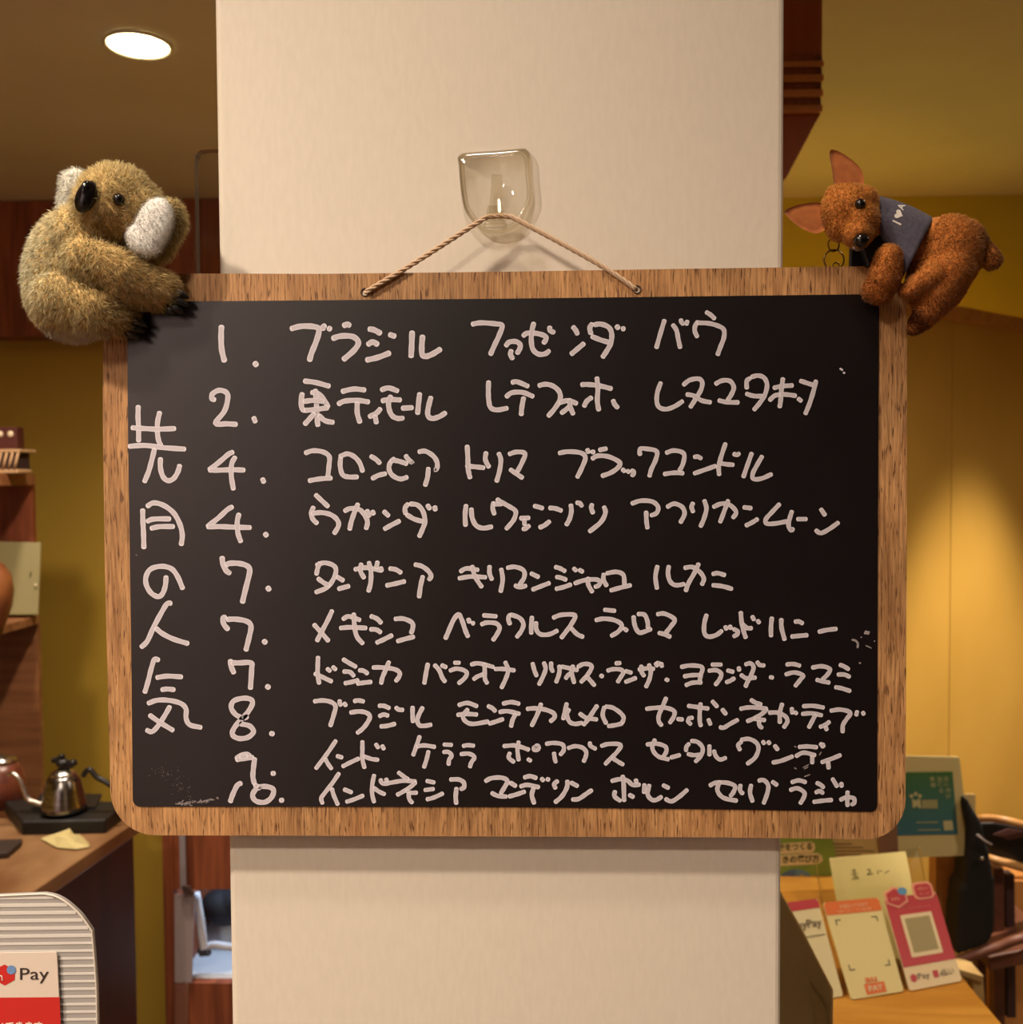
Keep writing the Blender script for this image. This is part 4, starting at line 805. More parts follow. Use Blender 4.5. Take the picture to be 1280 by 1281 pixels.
o = MB().prism(dpt, (0, 0, 0.012)).build('coaster', mat('dark_cork', (42, 26, 18), 0.6), bevel=0.002); tag(o, 'dark flat coaster at the left edge of the wooden counter', 'coaster')
# shelf at the far left
SY = 2.02
def sp(px, py): return P(px, py, SY)
sh = empty('wooden_shelf', sp(20, 1000), 'brown wooden wall shelf with open compartments at the left edge', 'shelf')
SB = 2.325                                   # back of the shelf
def bz(px, py): return P(px, py, SB)
x0s = -2.35
def zof(py): return bz(40, py).z
sh.location.z = 0
MB().box(x0s, bz(44.5, 600).x, SY, SB, zof(607), zof(592.5)).build('shelf_board', M['shelf'], sh, bevel=0.002)
MB().box(x0s, bz(50, 780).x, SY, SB, zof(780), zof(769.5)).build('shelf_board', M['shelf'], sh, bevel=0.002)
MB().box(x0s, bz(42, 700).x, SB + .001, SB + 0.02, zof(769), zof(607)).build('back_panel', M['redwood'], sh)
MB().box(x0s, bz(48, 850).x, SB + .001, SB + 0.02, 0, zof(780)).build('back_panel', M['shelf'], sh)
for zz_ in (zof(607) - .001, zof(781)):
    MB().box(-1.75, -1.73, SY + .01, SB - .001, zz_ - .30, zz_).build('side_panel', M['redwood'], sh)
# on the top board: woven basket and a box with two white cups
def sboxp(px0, px1, py0, py1, Y): a = P(px0, py1, Y); b_ = P(px1, py0, Y); return a.x, b_.x, a.z, b_.z
Yb = SY + 0.14; zt_ = zof(592.5)
bx0, bx1 = P(-40, 570, Yb).x, P(24, 570, Yb).x; bz1 = P(20, 562, Yb).z
bk = empty('woven_basket', ((bx0 + bx1) / 2, Yb, zt_), 'small pale woven basket on the upper shelf at the left edge', 'basket')
bm_ = mat('pale_wicker', (184, 148, 108), 0.8)
MB().box(bx0, bx1 - .006, Yb, Yb + 0.08, zt_ + .0005, zt_ + 0.012).build('basket_base', bm_, bk, bevel=0.003)
MB().prism([(bx0, Yb - .004, bz1 - .008), (bx1 + .004, Yb - .004, bz1 - .008), (bx1 + .004, Yb - .004, bz1), (bx0, Yb - .004, bz1)], (0, 0.09, 0)).build('basket_rim', bm_, bk, bevel=0.002)
MB().box(bx0, bx1 - .010, Yb + .003, Yb + 0.075, zt_ + .012, bz1 - .009).build('lining', mat('dark_basket_fill', (50, 26, 20), 0.9), bk)  # dark block inside, makes the gaps of the weave dark
n_ = 9
for i in range(n_):
    xa = bx0 + (bx1 - bx0) * (i + .5) / n_
    MB().tube([(xa - .006, Yb, zt_ + .012), (xa, Yb - .002, (zt_ + bz1) / 2), (xa + .006, Yb, bz1 - .008)], 0.0035, 6).build('wicker_strand', bm_, bk, smooth=True)
Yc = Yb + 0.03; cx0, cx1, cz0, cz1 = *[P(-40, 540, Yc).x, P(21, 540, Yc).x], bz1 + .0006, P(20, 534, Yc).z
cu = empty('snack_box', ((cx0 + cx1) / 2, Yc, cz0), 'dark red box with round white cups resting on the woven basket', 'box')
MB().box(cx0, cx1, Yc, Yc + 0.04, cz0, cz1).build('box_body', mat('dark_red_card', (74, 28, 20), 0.6), cu, bevel=0.002)
cupm = mat('cream_cup', (214, 196, 166), 0.5)
for px in (-18, 0, 13):
    c = P(px, 543, Yc - .001); o = MB().ball(c, (0.0088, 0.004, 0.009), seg=14).build('cup', cupm, cu, smooth=True)
# white card and a brown jar on the lower board
Yd = SY + 0.25; f4 = [P(-40, 677, Yd + .02), P(51, 678.5, Yd + .02), P(47.5, 768.5, Yd - .005), P(-40, 768.5, Yd - .005)]
cd = empty('white_card', P(10, 768.5, Yd - .005), 'pale card with a small dark mark leaning on the lower shelf at left', 'card')
quad(f4, 0.003, mat('pale_card', (150, 142, 100), 0.6), 'card_sheet', cd); fs = surf(f4)
on(fs, 'ink_mark', [(.86, .50), (.885, .53), (.89, .58), (.875, .60), (.87, .56), (.862, .54)], mat('ink', (40, 34, 20), 0.8), cd)
c = P(44.5, 731.5, Yd - .004); MB().ball(c, 0.0035, seg=14).build('push_pin', mat('pin_white', (240, 230, 200), 0.08, spec=1.0), cd, smooth=True)
Ye = SY + 0.015; c = P(-8, 768, Ye); c.z = zof(769) + .0005; jr = 25 * (Ye + DCOL) / F; c.y = SY + jr * 0.7 - .03
MB().lathe(c, [(jr * .5, 0), (jr * .62, jr * .25), (jr * .95, jr * 1.2), (jr * 1.05, jr * 2.0), (jr * .95, jr * 2.8), (jr * .6, jr * 3.35), (jr * .3, jr * 3.5)], 36).build('clay_jar', varied('brown_clay', (138, 84, 44), (96, 50, 28), (20, 20, 12), 0.45, 4), smooth=True)
o = bpy.data.objects['clay_jar']; tag(o, 'rounded brown clay jar on the lower shelf in front of the pale card', 'jar')
# clear acrylic partition beside the column
YA = 0.06
ap = [(243.5, 206), (244.5, 196), (247.5, 190), (252, 187.5), (285, 186), (285, 1035), (258, 1035)]
def sheet(name, pts, Y, th, lab, cat, m_face, m_edge):
    V = [P(x, y, Y) for x, y in pts]; V += [v + Vector((0, th, 0)) for v in V]; n = len(pts)
    Fc = [list(range(n)), list(range(2 * n - 1, n - 1, -1))] + [[i, i + n, (i + 1) % n + n, (i + 1) % n] for i in range(n)]
    o = obj(name, V, Fc, m_face, mats=[m_face, m_edge], mi=[0, 0] + [1] * n); tag(o, lab, cat); return o
sheet('acrylic_screen', ap, YA, 0.007, 'clear acrylic screen with rounded corner fixed beside the white column above the board', 'screen', clear('screen_acrylic', (0.90, 0.89, 0.86), 0.05, 0.6), clear('screen_edge', (0.35, 0.28, 0.20), 0.3, 0.8))
MB().tube([P(x, y, YA - .0002) for x, y in catmull([(243.8, 345), (243.5, 206), (244.5, 196), (247.5, 190), (252, 187.5)], 4)], 0.0004, 6).build('edge_strip', M['acry_thick'], bpy.data.objects['acrylic_screen'], smooth=True)
# red-wood fitting with an opening, lower left of the column
WY = 1.95
struct('wall_pier', MB().box(P(168, 1100, 1.98).x, P(206, 1100, 1.98).x, 1.98, 2.10, 0, 1.50), M['yellow'])
def wp(px, py, dy=0.0): return P(px, py, WY + dy)
fit = empty('wooden_cupboard', wp(250, 1281).to_2d().to_3d(), 'red-brown wooden cupboard with an open bay beside the lower left of the column', 'cupboard')
fx0, fx1 = wp(204.5, 1150).x, wp(218, 1150).x; fx2 = 0.28
z1_, z2_ = wp(250, 1113).z, wp(250, 1231).z
MB().box(fx0, fx1, WY, WY + 0.36, 0, 1.55).build('post', M['redwood'], fit, bevel=0.002)
MB().box(fx1, fx2, WY + .004, WY + .03, z1_, 1.55).build('upper_panel', M['redwood'], fit)
MB().box(fx1, fx2, WY + .004, WY + .03, 0, z2_).build('lower_panel', M['redwood'], fit)
MB().box(fx2, fx2 + .03, WY, WY + .36, 0, 1.55).build('post', M['redwood'], fit)
MB().box(fx1, fx2, WY + .34, WY + .36, 0, 1.55).build('back_panel', mat('bay_backing', (96, 100, 112), 0.7), fit)
MB().box(fx1, fx2, WY + .03, WY + .34, z2_ - .02, z2_).build('bay_floor', mat('bay_floor_white', (196, 204, 214), 0.6), fit)
add_spot(wp(262, 1180).x + .05, WY + 0.14, 1.1, 150, .9, .05, z=z1_ + .12, col=(0.62, 0.78, 1.0))  # added bluish spot without a fixture, brightens the bay and cloth
wm = mat('white_enamel', (206, 208, 214), 0.5)
pipe = empty('white_stand', wp(235, 1231, -.02), 'white metal folding stand with curved leg in the open cupboard bay', 'stand')
pipe.location.z = 0
MB().box(wp(226, 1100, -.012).x, wp(233, 1100, -.012).x, WY - .016, WY - .008, wp(230, 1110).z, 1.50).build('upright_strip', mat('grey_strip', (150, 140, 146), 0.5), fit)
MB().prism([wp(227, 1108, -.02), wp(236, 1110, -.02), wp(242, 1120, -.02), wp(230, 1119, -.02)], (0, .012, 0)).build('bracket', mat('dark_bracket', (70, 50, 46), 0.5), fit)
MB().prism([wp(218.5, 1119, -.004), wp(243, 1119, -.004), wp(240, 1229, -.004), wp(218.5, 1229, -.004)], (0, .004, 0)).build('side_sheet', mat('lilac_grey_sheet', (160, 144, 146), 0.7), fit)
MB().prism([wp(218.5, 1231.5, -.004), wp(236, 1231.5, -.004), wp(234, 1330, -.004), wp(218.5, 1330, -.004)], (0, .006, 0)).build('side_sheet', mat('brown_sheet', (132, 84, 66), 0.7), fit)
MB().tube(catmull([wp(244, 1118, .05), wp(250, 1150, .05), wp(254, 1175, .05), wp(256, 1192, .05)], 5), [x * (WY + DCOL) / F for x in np.linspace(6.5, 4.8, 16)], 10).build('curved_leg', wm, pipe, smooth=True)
MB().tube(catmull([wp(254, 1188, .06), wp(266, 1182, .06), wp(284, 1184, .06), wp(300, 1186, .06)], 5), 5 * (WY + DCOL) / F, 10).build('cross_leg', wm, pipe, smooth=True)
MB().prism([wp(246, 1190, .04), wp(258, 1188, .04), wp(262, 1196, .04), wp(250, 1197, .04)], (0, .02, 0)).build('foot_joint', mat('dark_joint', (60, 58, 64), 0.5), pipe)
bgo = MB(); bgo.ball(P(278, 1133, WY + .22), (0.062, 0.05, 0.048), seg=20); bgo.ball(P(300, 1128, WY + .22), (0.06, 0.05, 0.05), seg=20)
V, Fc = blob(bgo, 0.006, 6); o = obj('black_bag', V, Fc, mat('black_cloth', (26, 26, 30), 0.7), smooth=True); tag(o, 'black rounded bag inside the cupboard bay behind the white stand', 'bag')
cl_ = MB(); cl_.ball(P(270, 1215, WY + .2), (0.09, 0.1, 0.03), seg=20); cl_.ball(P(285, 1172, WY + .26), (0.09, 0.06, 0.05), seg=20)
V, Fc = blob(cl_, 0.006, 8); o = obj('pale_cloth', V, Fc, mat('pale_blue_cloth', (196, 212, 228), 0.8), smooth=True); tag(o, 'pale blue cloth heaped in the cupboard bay under the stand', 'cloth')
# ------------------------------------------------------------------ corrugated sheet with the payment card, lower left
CY = -0.045
def cp(px, py, dy=0.0): return P(px, py, CY + dy)
cor = empty('corrugated_sheet', cp(20, 1281), 'translucent white corrugated plastic sheet with rounded corner at lower left', 'sheet'); cor.location.z = 1.05
oc = [(-90, 1122), (0, 1120.5), (55, 1118.2)] + catmull([(55, 1118.2), (70, 1121.5), (84, 1129.5), (100, 1144), (109, 1156), (115, 1165)], 4)[1:] + [(118, 1200), (120.5, 1235), (121.5, 1281), (124, 1500)]
zb = 1.05
def clampz(v): return Vector((v.x, v.y, max(v.z, zb)))
pts = [clampz(cp(x, y)) for x, y in oc] + [clampz(cp(-90, 1900))]
plas = mat('milky_plastic', (158, 154, 150), 0.5); plas2 = mat('milky_plastic_rib', (206, 202, 196), 0.5)
MB().prism(pts, (0, 0.003, 0)).build('back_skin', plas, cor)
def right_edge(y):
    e = [p for p in oc[2:]]; 
    for (xa, ya), (xb, yb_) in zip(e[:-1], e[1:]):
        if ya <= y <= yb_: return xa + (xb - xa) * (y - ya) / max(yb_ - ya, 1e-6)
    return 55
y = 1122.5; k = 0
while y < 1500:
    th = 3.9 if k < 6 else 2.6; xe = right_edge(min(max(y - 1.5, 1118.3), 1499)) - 1.0
    sl_ = -0.022 if k > 0 else -0.03
    q = [(-90, y - th / 2 - sl_ * xe), (xe, y - th / 2), (xe, y + th / 2), (-90, y + th / 2 - sl_ * xe)]
    MB().prism([cp(a_, b2, -0.0003) for a_, b2 in q], (0, 0.0004, 0)).build('rib', plas2, cor)
    y += 9.55; k += 1
MB().tube([cp(x, y_, -0.0006) for x, y_ in oc[:-1]] , 0.0005, 6).build('sheet_rim', mat('plastic_edge', (214, 206, 194), 0.5), cor)
pcard = [cp(-76, 1192.5, -.0016), cp(72, 1190.5, -.0016), cp(77, 1290, -.0016), cp(-76, 1290, -.0016)]
pcp = [cp(-76, 1192.5, -.0016)] + [cp(x, y_, -.0016) for x, y_ in ((68, 1190.4), (71, 1191.2), (72, 1194), (74.6, 1247), (80, 1400))] + [cp(-76, 1400, -.0016)]
pay = empty('payment_card', cp(20, 1290), 'white and red mobile payment card reading Pay, stuck on the corrugated sheet', 'card'); pay.location.z = cp(20, 1400).z
MB().prism(pcp, (0, -0.0008, 0)).build('card_sheet', mat('card_white', (212, 198, 184), 0.5), pay)
def pcf(name, pl, m, dy): return obj(name, [cp(x, y_, dy) for x, y_ in pl], [list(range(len(pl)))], m, pay)
redm = mat('card_red', (190, 36, 30), 0.5); blum = mat('card_blue', (104, 140, 186), 0.5); blkm = mat('print_black', (48, 36, 32), 0.6)
pcf('red_band', [(-76, 1248.6), (74.6, 1247.4), (80, 1399), (-76, 1399)], redm, -.0026)
pcf('logo_hexagon', [(5.5, 1206.5), (18.8, 1213.5), (18.2, 1226), (6, 1232.8), (-7.5, 1226), (-7.5, 1213.5)], redm, -.0026)
pcf('logo_circle', hole(14, 1213.3, 5.7, 24), blum, -.0028)
mt = [(-4, 1226), (-2, 1222), (0, 1220.4), (2.2, 1221.4), (2.8, 1224), (2.8, 1226.5)]
MB().tube([cp(x, y_, -.0028) for x, y_ in mt], 0.00035, 5).build('logo_letter', mat('print_white', (222, 210, 198), 0.6), pay)
V_, F_ = text_geo('Pay', 1, 0.0); mn, mx = V_.min(0), V_.max(0)
q = [(25 + (v[0] - mn[0]) / (mx[0] - mn[0]) * 36, 1230.5 - (v[1] - mn[1]) / (mx[1] - mn[1]) * 19.5 - (v[0] - mn[0]) * 0.3) for v in V_]
obj('printed_text', [cp(x, y_, -.0027) for x, y_ in q], F_, blkm, pay)
V_, F_ = text_geo('お支払いできます', 1, 0.02)
if len(V_):
    mn, mx = V_.min(0), V_.max(0); q = [(-40 + (v[0] - mn[0]) / (mx[0] - mn[0]) * 93, 1290 - (v[1] - mn[1]) / (mx[1] - mn[1]) * 12.5) for v in V_]
    obj('printed_text', [cp(x, y_, -.0028) for x, y_ in q], F_, bpy.data.materials['print_white'], pay)
cb = MB().box(-0.75, -0.13, -0.25, 0.0 - 0.0, 1.02, 1.05); 
till = empty('till_counter', (-0.42, -0.12, 0), 'wooden till counter carrying the corrugated sheet, below the frame', 'counter')
MB().box(-0.75, -0.17, -0.20, 0.05, 1.02, 1.05).build('counter_top', M['shelf'], till); MB().box(-0.74, -0.18, -0.18, 0.04, 0, 1.019).build('counter_body', M['shelf'], till)
# ------------------------------------------------------------------ behind, right
# stepped wooden bracket under the ceiling
BY = 1.15
def rp(px, py, dy=0.0): return P(px, py, BY + dy)
br = empty('wooden_bracket', rp(1000, 215), 'red-brown stepped wooden bracket hanging from the ceiling right of the column', 'bracket')
xa_, xb_, xc_ = rp(960, 50).x, rp(1028.5, 50).x, rp(1026.5, 130).x
zc_ = lambda py: rp(1000, py).z
MB().prism([(xa_, BY, CEIL), (xb_, BY, CEIL), (xb_, BY, zc_(80)), (xc_, BY, zc_(143)), rp(984, 222), (xa_, BY, rp(984, 222).z - .02)], (0, 0.14, 0)).build('bracket_body', varied('bracket_wood', (158, 82, 46), (132, 64, 36), (30, 30, 4), 0.5, 5), br)
rng_ = [(71.5, 78, .006, 0), (79, 86, .010, 1), (87, 95.5, .005, 0), (96.5, 105, .012, 1), (106, 114, .006, 0), (115, 124, .012, 1), (125, 133.5, .006, 0), (134, 142.5, .011, 1)]
lightw = varied('bracket_batten', (196, 132, 82), (176, 112, 66), (6, 60, 60), 0.5, 4)
for a_, b2, pr, lt_ in rng_:
    MB().box(xa_, xb_ + (.001 if lt_ else -.001) - max(0, (a_ - 80)) * 0.00004, BY - pr, BY + 0.0, zc_(b2), zc_(a_)).build('batten', lightw if lt_ else M['redwood'], br, bevel=0.001)
# table
TZ = 0.80
tR = PZ(1250, 1276, TZ).x
tb = empty('wooden_table', (0.45, 1.1, 0), 'pale yellow wooden table at lower right carrying the payment cards', 'table')
MB().box(0.10, tR, 0.55, 1.45, TZ - 0.035, TZ).build('table_top', M['tabletop'], tb, bevel=0.003)
for x in (0.14, tR - .05):
    for y in (0.60, 1.38): MB().box(x, x + .045, y, y + .045, 0, TZ - .0355).build('leg', M['tabletop'], tb)
def tz(px, py, lift=0.0): return PZ(px, py, TZ + lift)
# cards lean back on clear stands
def leaning(px, bl, br_, tr, tl, Yb_, dY): pass
def card_pts(TLp, TRp, BRp, BLp, lean):
    B0, B1 = tz(*BLp, .002), tz(*BRp, .002)
    return [P(*TLp, B0.y + lean), P(*TRp, B1.y + lean), B1, B0]
cardw = mat('card_cream', (222, 206, 140), 0.6); orange = mat('card_orange', (218, 106, 28), 0.6); grey_p = mat('print_grey', (96, 88, 60), 0.7); redc = mat('card_crimson', (178, 20, 28), 0.5)
cw2 = mat('card_cream_light', (226, 204, 158), 0.6)
def card(name, pts4, lab, cat, m, rad=0.05):
    a, b_, c, d = pts4; t = empty(name, (c + d) / 2, lab, cat); f = surf(pts4)
    pl = rrect(0, 1, 0, 1, rad, rad * .55, 4); n_ = (b_ - a).cross(d - a).normalized(); n_ = n_ if n_.y > 0 else -n_
    MB().prism([f(u, v, 0) for u, v in pl], n_ * 0.0025).build('card_sheet', m, t); return t, f
def band(u0, u1, v0, v1, top=True, ru=.05, rv=.03):
    return [(u0, v0), (u1, v0), (u1, v1 - rv), (u1 - ru, v1), (u0 + ru, v1), (u0, v1 - rv)] if top else [(u0 + ru, v0), (u1 - ru, v0), (u1, v0 + rv), (u1, v1), (u0, v1), (u0, v0 + rv)]
oc4 = card_pts((1029.5, 1129), (1099, 1123), (1131, 1240), (1065.5, 1250.5), 0.13)
oc_, f = card('payment_card', oc4, 'cream payment card with orange top band, orange PAY logo, left of the red card', 'card', cardw)
on(f, 'top_band', band(0, 1, .855, 1), orange, oc_)
txt(f, 'お支払いできます', .27, .915, .5, .045, cw2, oc_); txt(f, 'QRコード決済', .2, .875, .62, .02, cw2, oc_)
def corner_mark(f, u, v, su, sv, par):
    on(f, 'corner_mark', [(u, v), (u + su * .1, v), (u + su * .1, v + sv * .012), (u + su * .02, v + sv * .012), (u + su * .02, v + sv * .06), (u, v + sv * .06)], grey_p, par)
for u, v, su, sv in ((.12, .80, 1, -1), (.88, .80, -1, -1), (.12, .27, 1, 1), (.88, .27, -1, 1)): corner_mark(f, u, v, su, sv, oc_)
txt(f, 'au', .34, .135, .22, .045, orange, oc_, bold=.03); on(f, 'logo_box', rrect(.30, .68, .02, .125, .02, .01), orange, oc_); txt(f, 'PAY', .36, .045, .27, .055, cw2, oc_, bold=.02, lift=.001)
rc4 = card_pts((1106, 1124), (1171, 1116), (1204, 1227), (1138.5, 1239.5), 0.13)
rc_, f = card('payment_card', rc4, 'crimson payment card with white lower band and two logos standing above its top edge', 'card', cw2)
on(f, 'red_field', band(0, 1, .235, 1), redc, rc_)
on(f, 'white_square', rrect(.20, .80, .32, .785, .02, .015), cw2, rc_, .0009)
on(f, 'grey_square', rrect(.265, .735, .365, .74, .01, .01), mat('print_olive', (160, 146, 98), 0.7), rc_, .0012)
txt(f, 'スマホ決済が使えます', .2, .835, .62, .03, mat('print_pink', (214, 110, 96), .7), rc_, lift=.001)
hexc = lambda cx, cy, ru, rv, n=6, ph=30: [(cx + ru * math.cos(R(ph + 360 * i / n)), cy + rv * math.sin(R(ph + 360 * i / n))) for i in range(n)]
def badge(f, cx, cy, pl_o, pl_i, mo, mi_, par, lift):
    V = [f(u, v, lift) for u, v in pl_o]; MB().prism(V, (0, .002, 0)).build('badge_border', mo, par); return on(f, 'badge', pl_i, mi_, par, lift + .0006)
pinkb = mat('badge_outline', (226, 150, 118), 0.6)
badge(f, .2, 1.0, hexc(.22, .99, .235, .125), hexc(.22, .99, .195, .10), pinkb, redc, rc_, .0016)
on(f, 'badge_circle', [(.36 + .09 * math.cos(a), 1.05 + .045 * math.sin(a)) for a in np.linspace(0, 6.28, 17)[:-1]], mat('badge_blue', (84, 142, 178), .6), rc_, .0026)
badge(f, .72, 1.02, rrect(.56, .95, .93, 1.13, .1, .05), rrect(.60, .91, .95, 1.11, .08, .04), pinkb, redc, rc_, .0016)
txt(f, 'd払い', .65, 1.035, .22, .045, pinkb, rc_, lift=.0026); txt(f, 'タッチ', .66, .975, .2, .03, pinkb, rc_, lift=.0026)
txt(f, 'm', .12, .95, .14, .035, pinkb, rc_, lift=.0026)
on(f, 'logo_hexagon', hexc(.13, .115, .065, .045), redc, rc_); txt(f, 'Pay', .21, .075, .22, .075, blkm, rc_)
on(f, 'logo_square', rrect(.5, .6, .08, .155, .01, .01), redc, rc_); txt(f, 'd払い', .63, .08, .26, .075, blkm, rc_)
# card behind the column with red top band
pc4 = card_pts((972, 1131), (1023, 1124), (1055, 1246), (1005, 1254), 0.13)
pp, f = card('payment_card', pc4, 'white payment card with red top band half hidden behind the olive panel', 'card', mat('card_ivory', (216, 202, 152), .6))
on(f, 'top_band', band(0, 1, .90, 1), redc, pp); txt(f, 'PayPay', .22, .68, .72, .11, mat('print_dim', (100, 84, 60), .7), pp, bold=.02); on(f, 'text_rule', rect(.35, .95, .61, .62), grey_p, pp)
# folded beige leaflet above it
bl4 = card_pts((968, 1103), (1024, 1094), (1020, 1124), (975, 1132), 0.03)
Yq = bl4[0].y + .16; bl4 = [P(968, 1104, Yq + .02), P(1023.5, 1094, Yq + .02), P(1019, 1140, Yq), P(980, 1146, Yq)]
lf, f = card('leaflet', bl4, 'small beige leaflet with a green label above the red-banded card', 'leaflet', mat('beige_card', (206, 176, 120), .6), .02)
on(f, 'green_label', rect(.25, .42, .55, .72), mat('label_green', (70, 112, 44), .6), lf); txt(f, 'LINE Pay', .55, .66, .36, .11, grey_p, lf); txt(f, 'はじめよう', .55, .5, .34, .1, grey_p, lf); on(f, 'text_rule', rect(.15, .8, .36, .38), grey_p, lf)
# green brochure
Yg = tz(1060, 1120).y + 0.02
Yg = 1.40
def gp(px, py): return P(px, py, Yg)
zb_ = TZ + .001
def toz(px, z): v = P(px, 1100, Yg); return Vector((v.x, v.y, z))
g4 = [gp(955, 990), gp(1026, 986), toz(1052, zb_), toz(955, zb_)]
gb, f_ = card('green_brochure', g4, 'green brochure with white rounded title bars standing behind the payment cards', 'brochure', varied('brochure_green', (126, 152, 60), (104, 132, 52), (9, 9, 9), .6, 2), .01)
def gpoly(nm, pl, m, lift=.001): return obj(nm, [gp(x, y_) + Vector((0, -lift, 0)) for x, y_ in pl], [list(range(len(pl)))], m, gb)
titlem = mat('title_cream', (206, 192, 140), .6)
gpoly('title_bar', [(958, 1056), (1014, 1052.5), (1019, 1055), (1020, 1061), (1017, 1066), (1012, 1067), (958, 1069)], titlem)
gpoly('title_bar', [(958, 1071), (1022, 1066.5), (1028, 1070), (1029.5, 1076), (1026, 1080), (1020, 1081), (958, 1084)], titlem)
def gtext(s_, x0_, y0_, w_, h, m, sk=-0.04):
    V_, F_ = text_fit(s_, w_, h, .03)
    if len(V_): obj('printed_text', [gp(x0_ + v[0], y0_ - v[1] + sk * v[0]) + Vector((0, -.0016, 0)) for v in V_], F_, m, gb)
dk_ = mat('print_olive_dark', (74, 76, 36), .7)
gtext('味をつくる', 973, 1064.5, 43, 9.5, dk_); gtext('ときの選び方', 970, 1080.5, 55, 10, dk_)
arc = [(996 + 21 * math.cos(a), 1103 - 16 * math.sin(a)) for a in np.linspace(0, math.pi, 14)]
gpoly('blue_dome', arc, mat('print_blue', (92, 130, 146), .6)); gpoly('blue_dome_shade', [(978, 1100), (978, 1093), (985, 1089), (995, 1087), (995, 1103), (978, 1103)], mat('print_slate', (78, 100, 124), .6), .0015)
gpoly('star', [(1003 + (4.5 if i % 2 else 2) * math.cos(R(36 * i + 18)), 1096 - (4.5 if i % 2 else 2) * math.sin(R(36 * i + 18))) for i in range(10)], mat('print_ochre', (176, 150, 70), .6), .002)
for x_, y_ in ((1026, 1102), (1029, 1113), (1032, 1122)): gtext('ーーー', x_, y_, 14, 3, dk_)
# grey document page and brown slip
Yh = 1.415
def dp(px, py, Y): return P(px, py, Y)
d4 = [dp(1028, 1000, Yh), dp(1098, 1000, Yh), dp(1106, 1128, Yh), dp(1040, 1128, Yh)]
dc, f = card('printed_page', d4, 'beige printed page with text lines just under the lower right of the blackboard', 'paper', mat('page_beige', (178, 158, 104), .7), .01)
for k_, (v_, w_) in enumerate(((.56, .4), (.525, .6), (.49, .8), (.455, .55))): on(f, 'text_rule', rect(.08, .08 + w_, v_, v_ + .012), grey_p, dc)
s4 = [dp(1095, 1000, Yh - .003), dp(1121, 1000, Yh - .003), dp(1127, 1130, Yh - .003), dp(1106, 1130, Yh - .003)]
ds, f = card('brown_slip', s4, 'narrow grey-brown slip beside the beige printed page', 'paper', mat('slip_brown', (124, 92, 70), .7), .01)
# large cream sheet with a handwritten note
w4 = [P(1037.5, 1073.5, 1.30), P(1133, 1065, 1.30), tz(1160, 1205, .003), tz(1062, 1214, .003)]
wsz, f = card('note_sheet', w4, 'large cream sheet with a handwritten note behind the orange-topped card', 'paper', mat('note_cream', (206, 190, 128), .7), .01)
V, Fc, C = [], [], []
def note(pts, w_): 
    q = catmull([Vector((*p, 0)) for p in pts], 4) if len(pts) > 2 else [np.array((*p, 0)) for p in pts]
    return MB().tube([f(p[0], p[1], .0006) for p in q], w_, 5)
mbn = MB()
for st in (((.26, .845), (.29, .86), (.31, .85)), ((.25, .815), (.33, .82)), ((.29, .86), (.285, .80)), ((.27, .79), (.31, .795), (.32, .78)), ((.25, .77), (.34, .775)), ((.46, .845), (.50, .85), (.49, .82), (.45, .80), (.53, .805)), ((.60, .84), (.585, .81), (.60, .80)), ((.62, .83), (.65, .82)), ((.68, .80), (.74, .82))):
    q = catmull([np.array(p, float) for p in st], 4) if len(st) > 2 else [np.array(p, float) for p in st]
    mbn.tube([f(p[0], p[1], .0006) for p in q], .0007, 5)
mbn.build('handwritten_note', mat('pencil_grey', (96, 92, 62), .7), wsz)['kind'] = 'stuff'
# clear stand the cards lean on
st4 = [P(1020, 1078, 1.22), P(1150, 1060, 1.22), tz(1178, 1226, .001), tz(1048, 1236, .001)]
ast = empty('acrylic_card_stand', tz(1110, 1232), 'clear acrylic stand behind the payment cards on the table', 'stand')
quad(st4, 0.003, clear('stand_acrylic', (0.95, 0.95, 0.91), .1, .6), 'stand_back', ast)
MB().tube([st4[0], st4[3]], .0016, 6).build('stand_edge', M['acry_thick'], ast, smooth=True); MB().tube([st4[1], st4[2]], .0016, 6).build('stand_edge', M['acry_thick'], ast, smooth=True)
# olive side panel next to the column
OY = 0.42
op = [(960, 1090), (976, 1117), (1003, 1164), (1041, 1238)]
V = [P(x, y_, OY) for x, y_ in op]; zz = TZ + .001; V += [Vector((V[-1].x, OY, zz)), Vector((V[0].x, OY, zz))]
olp = empty('olive_panel', (V[2].x, OY, zz), 'smooth olive-grey sloped panel standing at the right foot of the column', 'panel')
tb_o = MB().prism(V, (0, .004, 0)).build('panel_sheet', varied('olive_plastic', (176, 160, 120), (158, 142, 102), (8, 8, 8), .3, 3), olp)
MB().tube([V[0], V[1], V[2], V[3], V[4]], .0012, 6).build('panel_edge', mat('pale_edge', (186, 160, 110), .4), olp)
MB().prism([P(x, y_, OY - .001) for x, y_ in ((1012, 1228), (1034, 1262), (1036, 1330), (1028, 1330))], (0, -.0008, 0)).build('pale_insert', mat('insert_cream', (160, 142, 98), .5), olp)
MB().box(0.10, 0.36, 0.30, 0.5, TZ - .035, TZ).build('table_top', M['tabletop'], tb) if False else None
sh2 = MB().box(0.10, V[3].x + .02, 0.36, 0.549, TZ - .035, TZ); sh2.build('table_flap', M['tabletop'], tb)
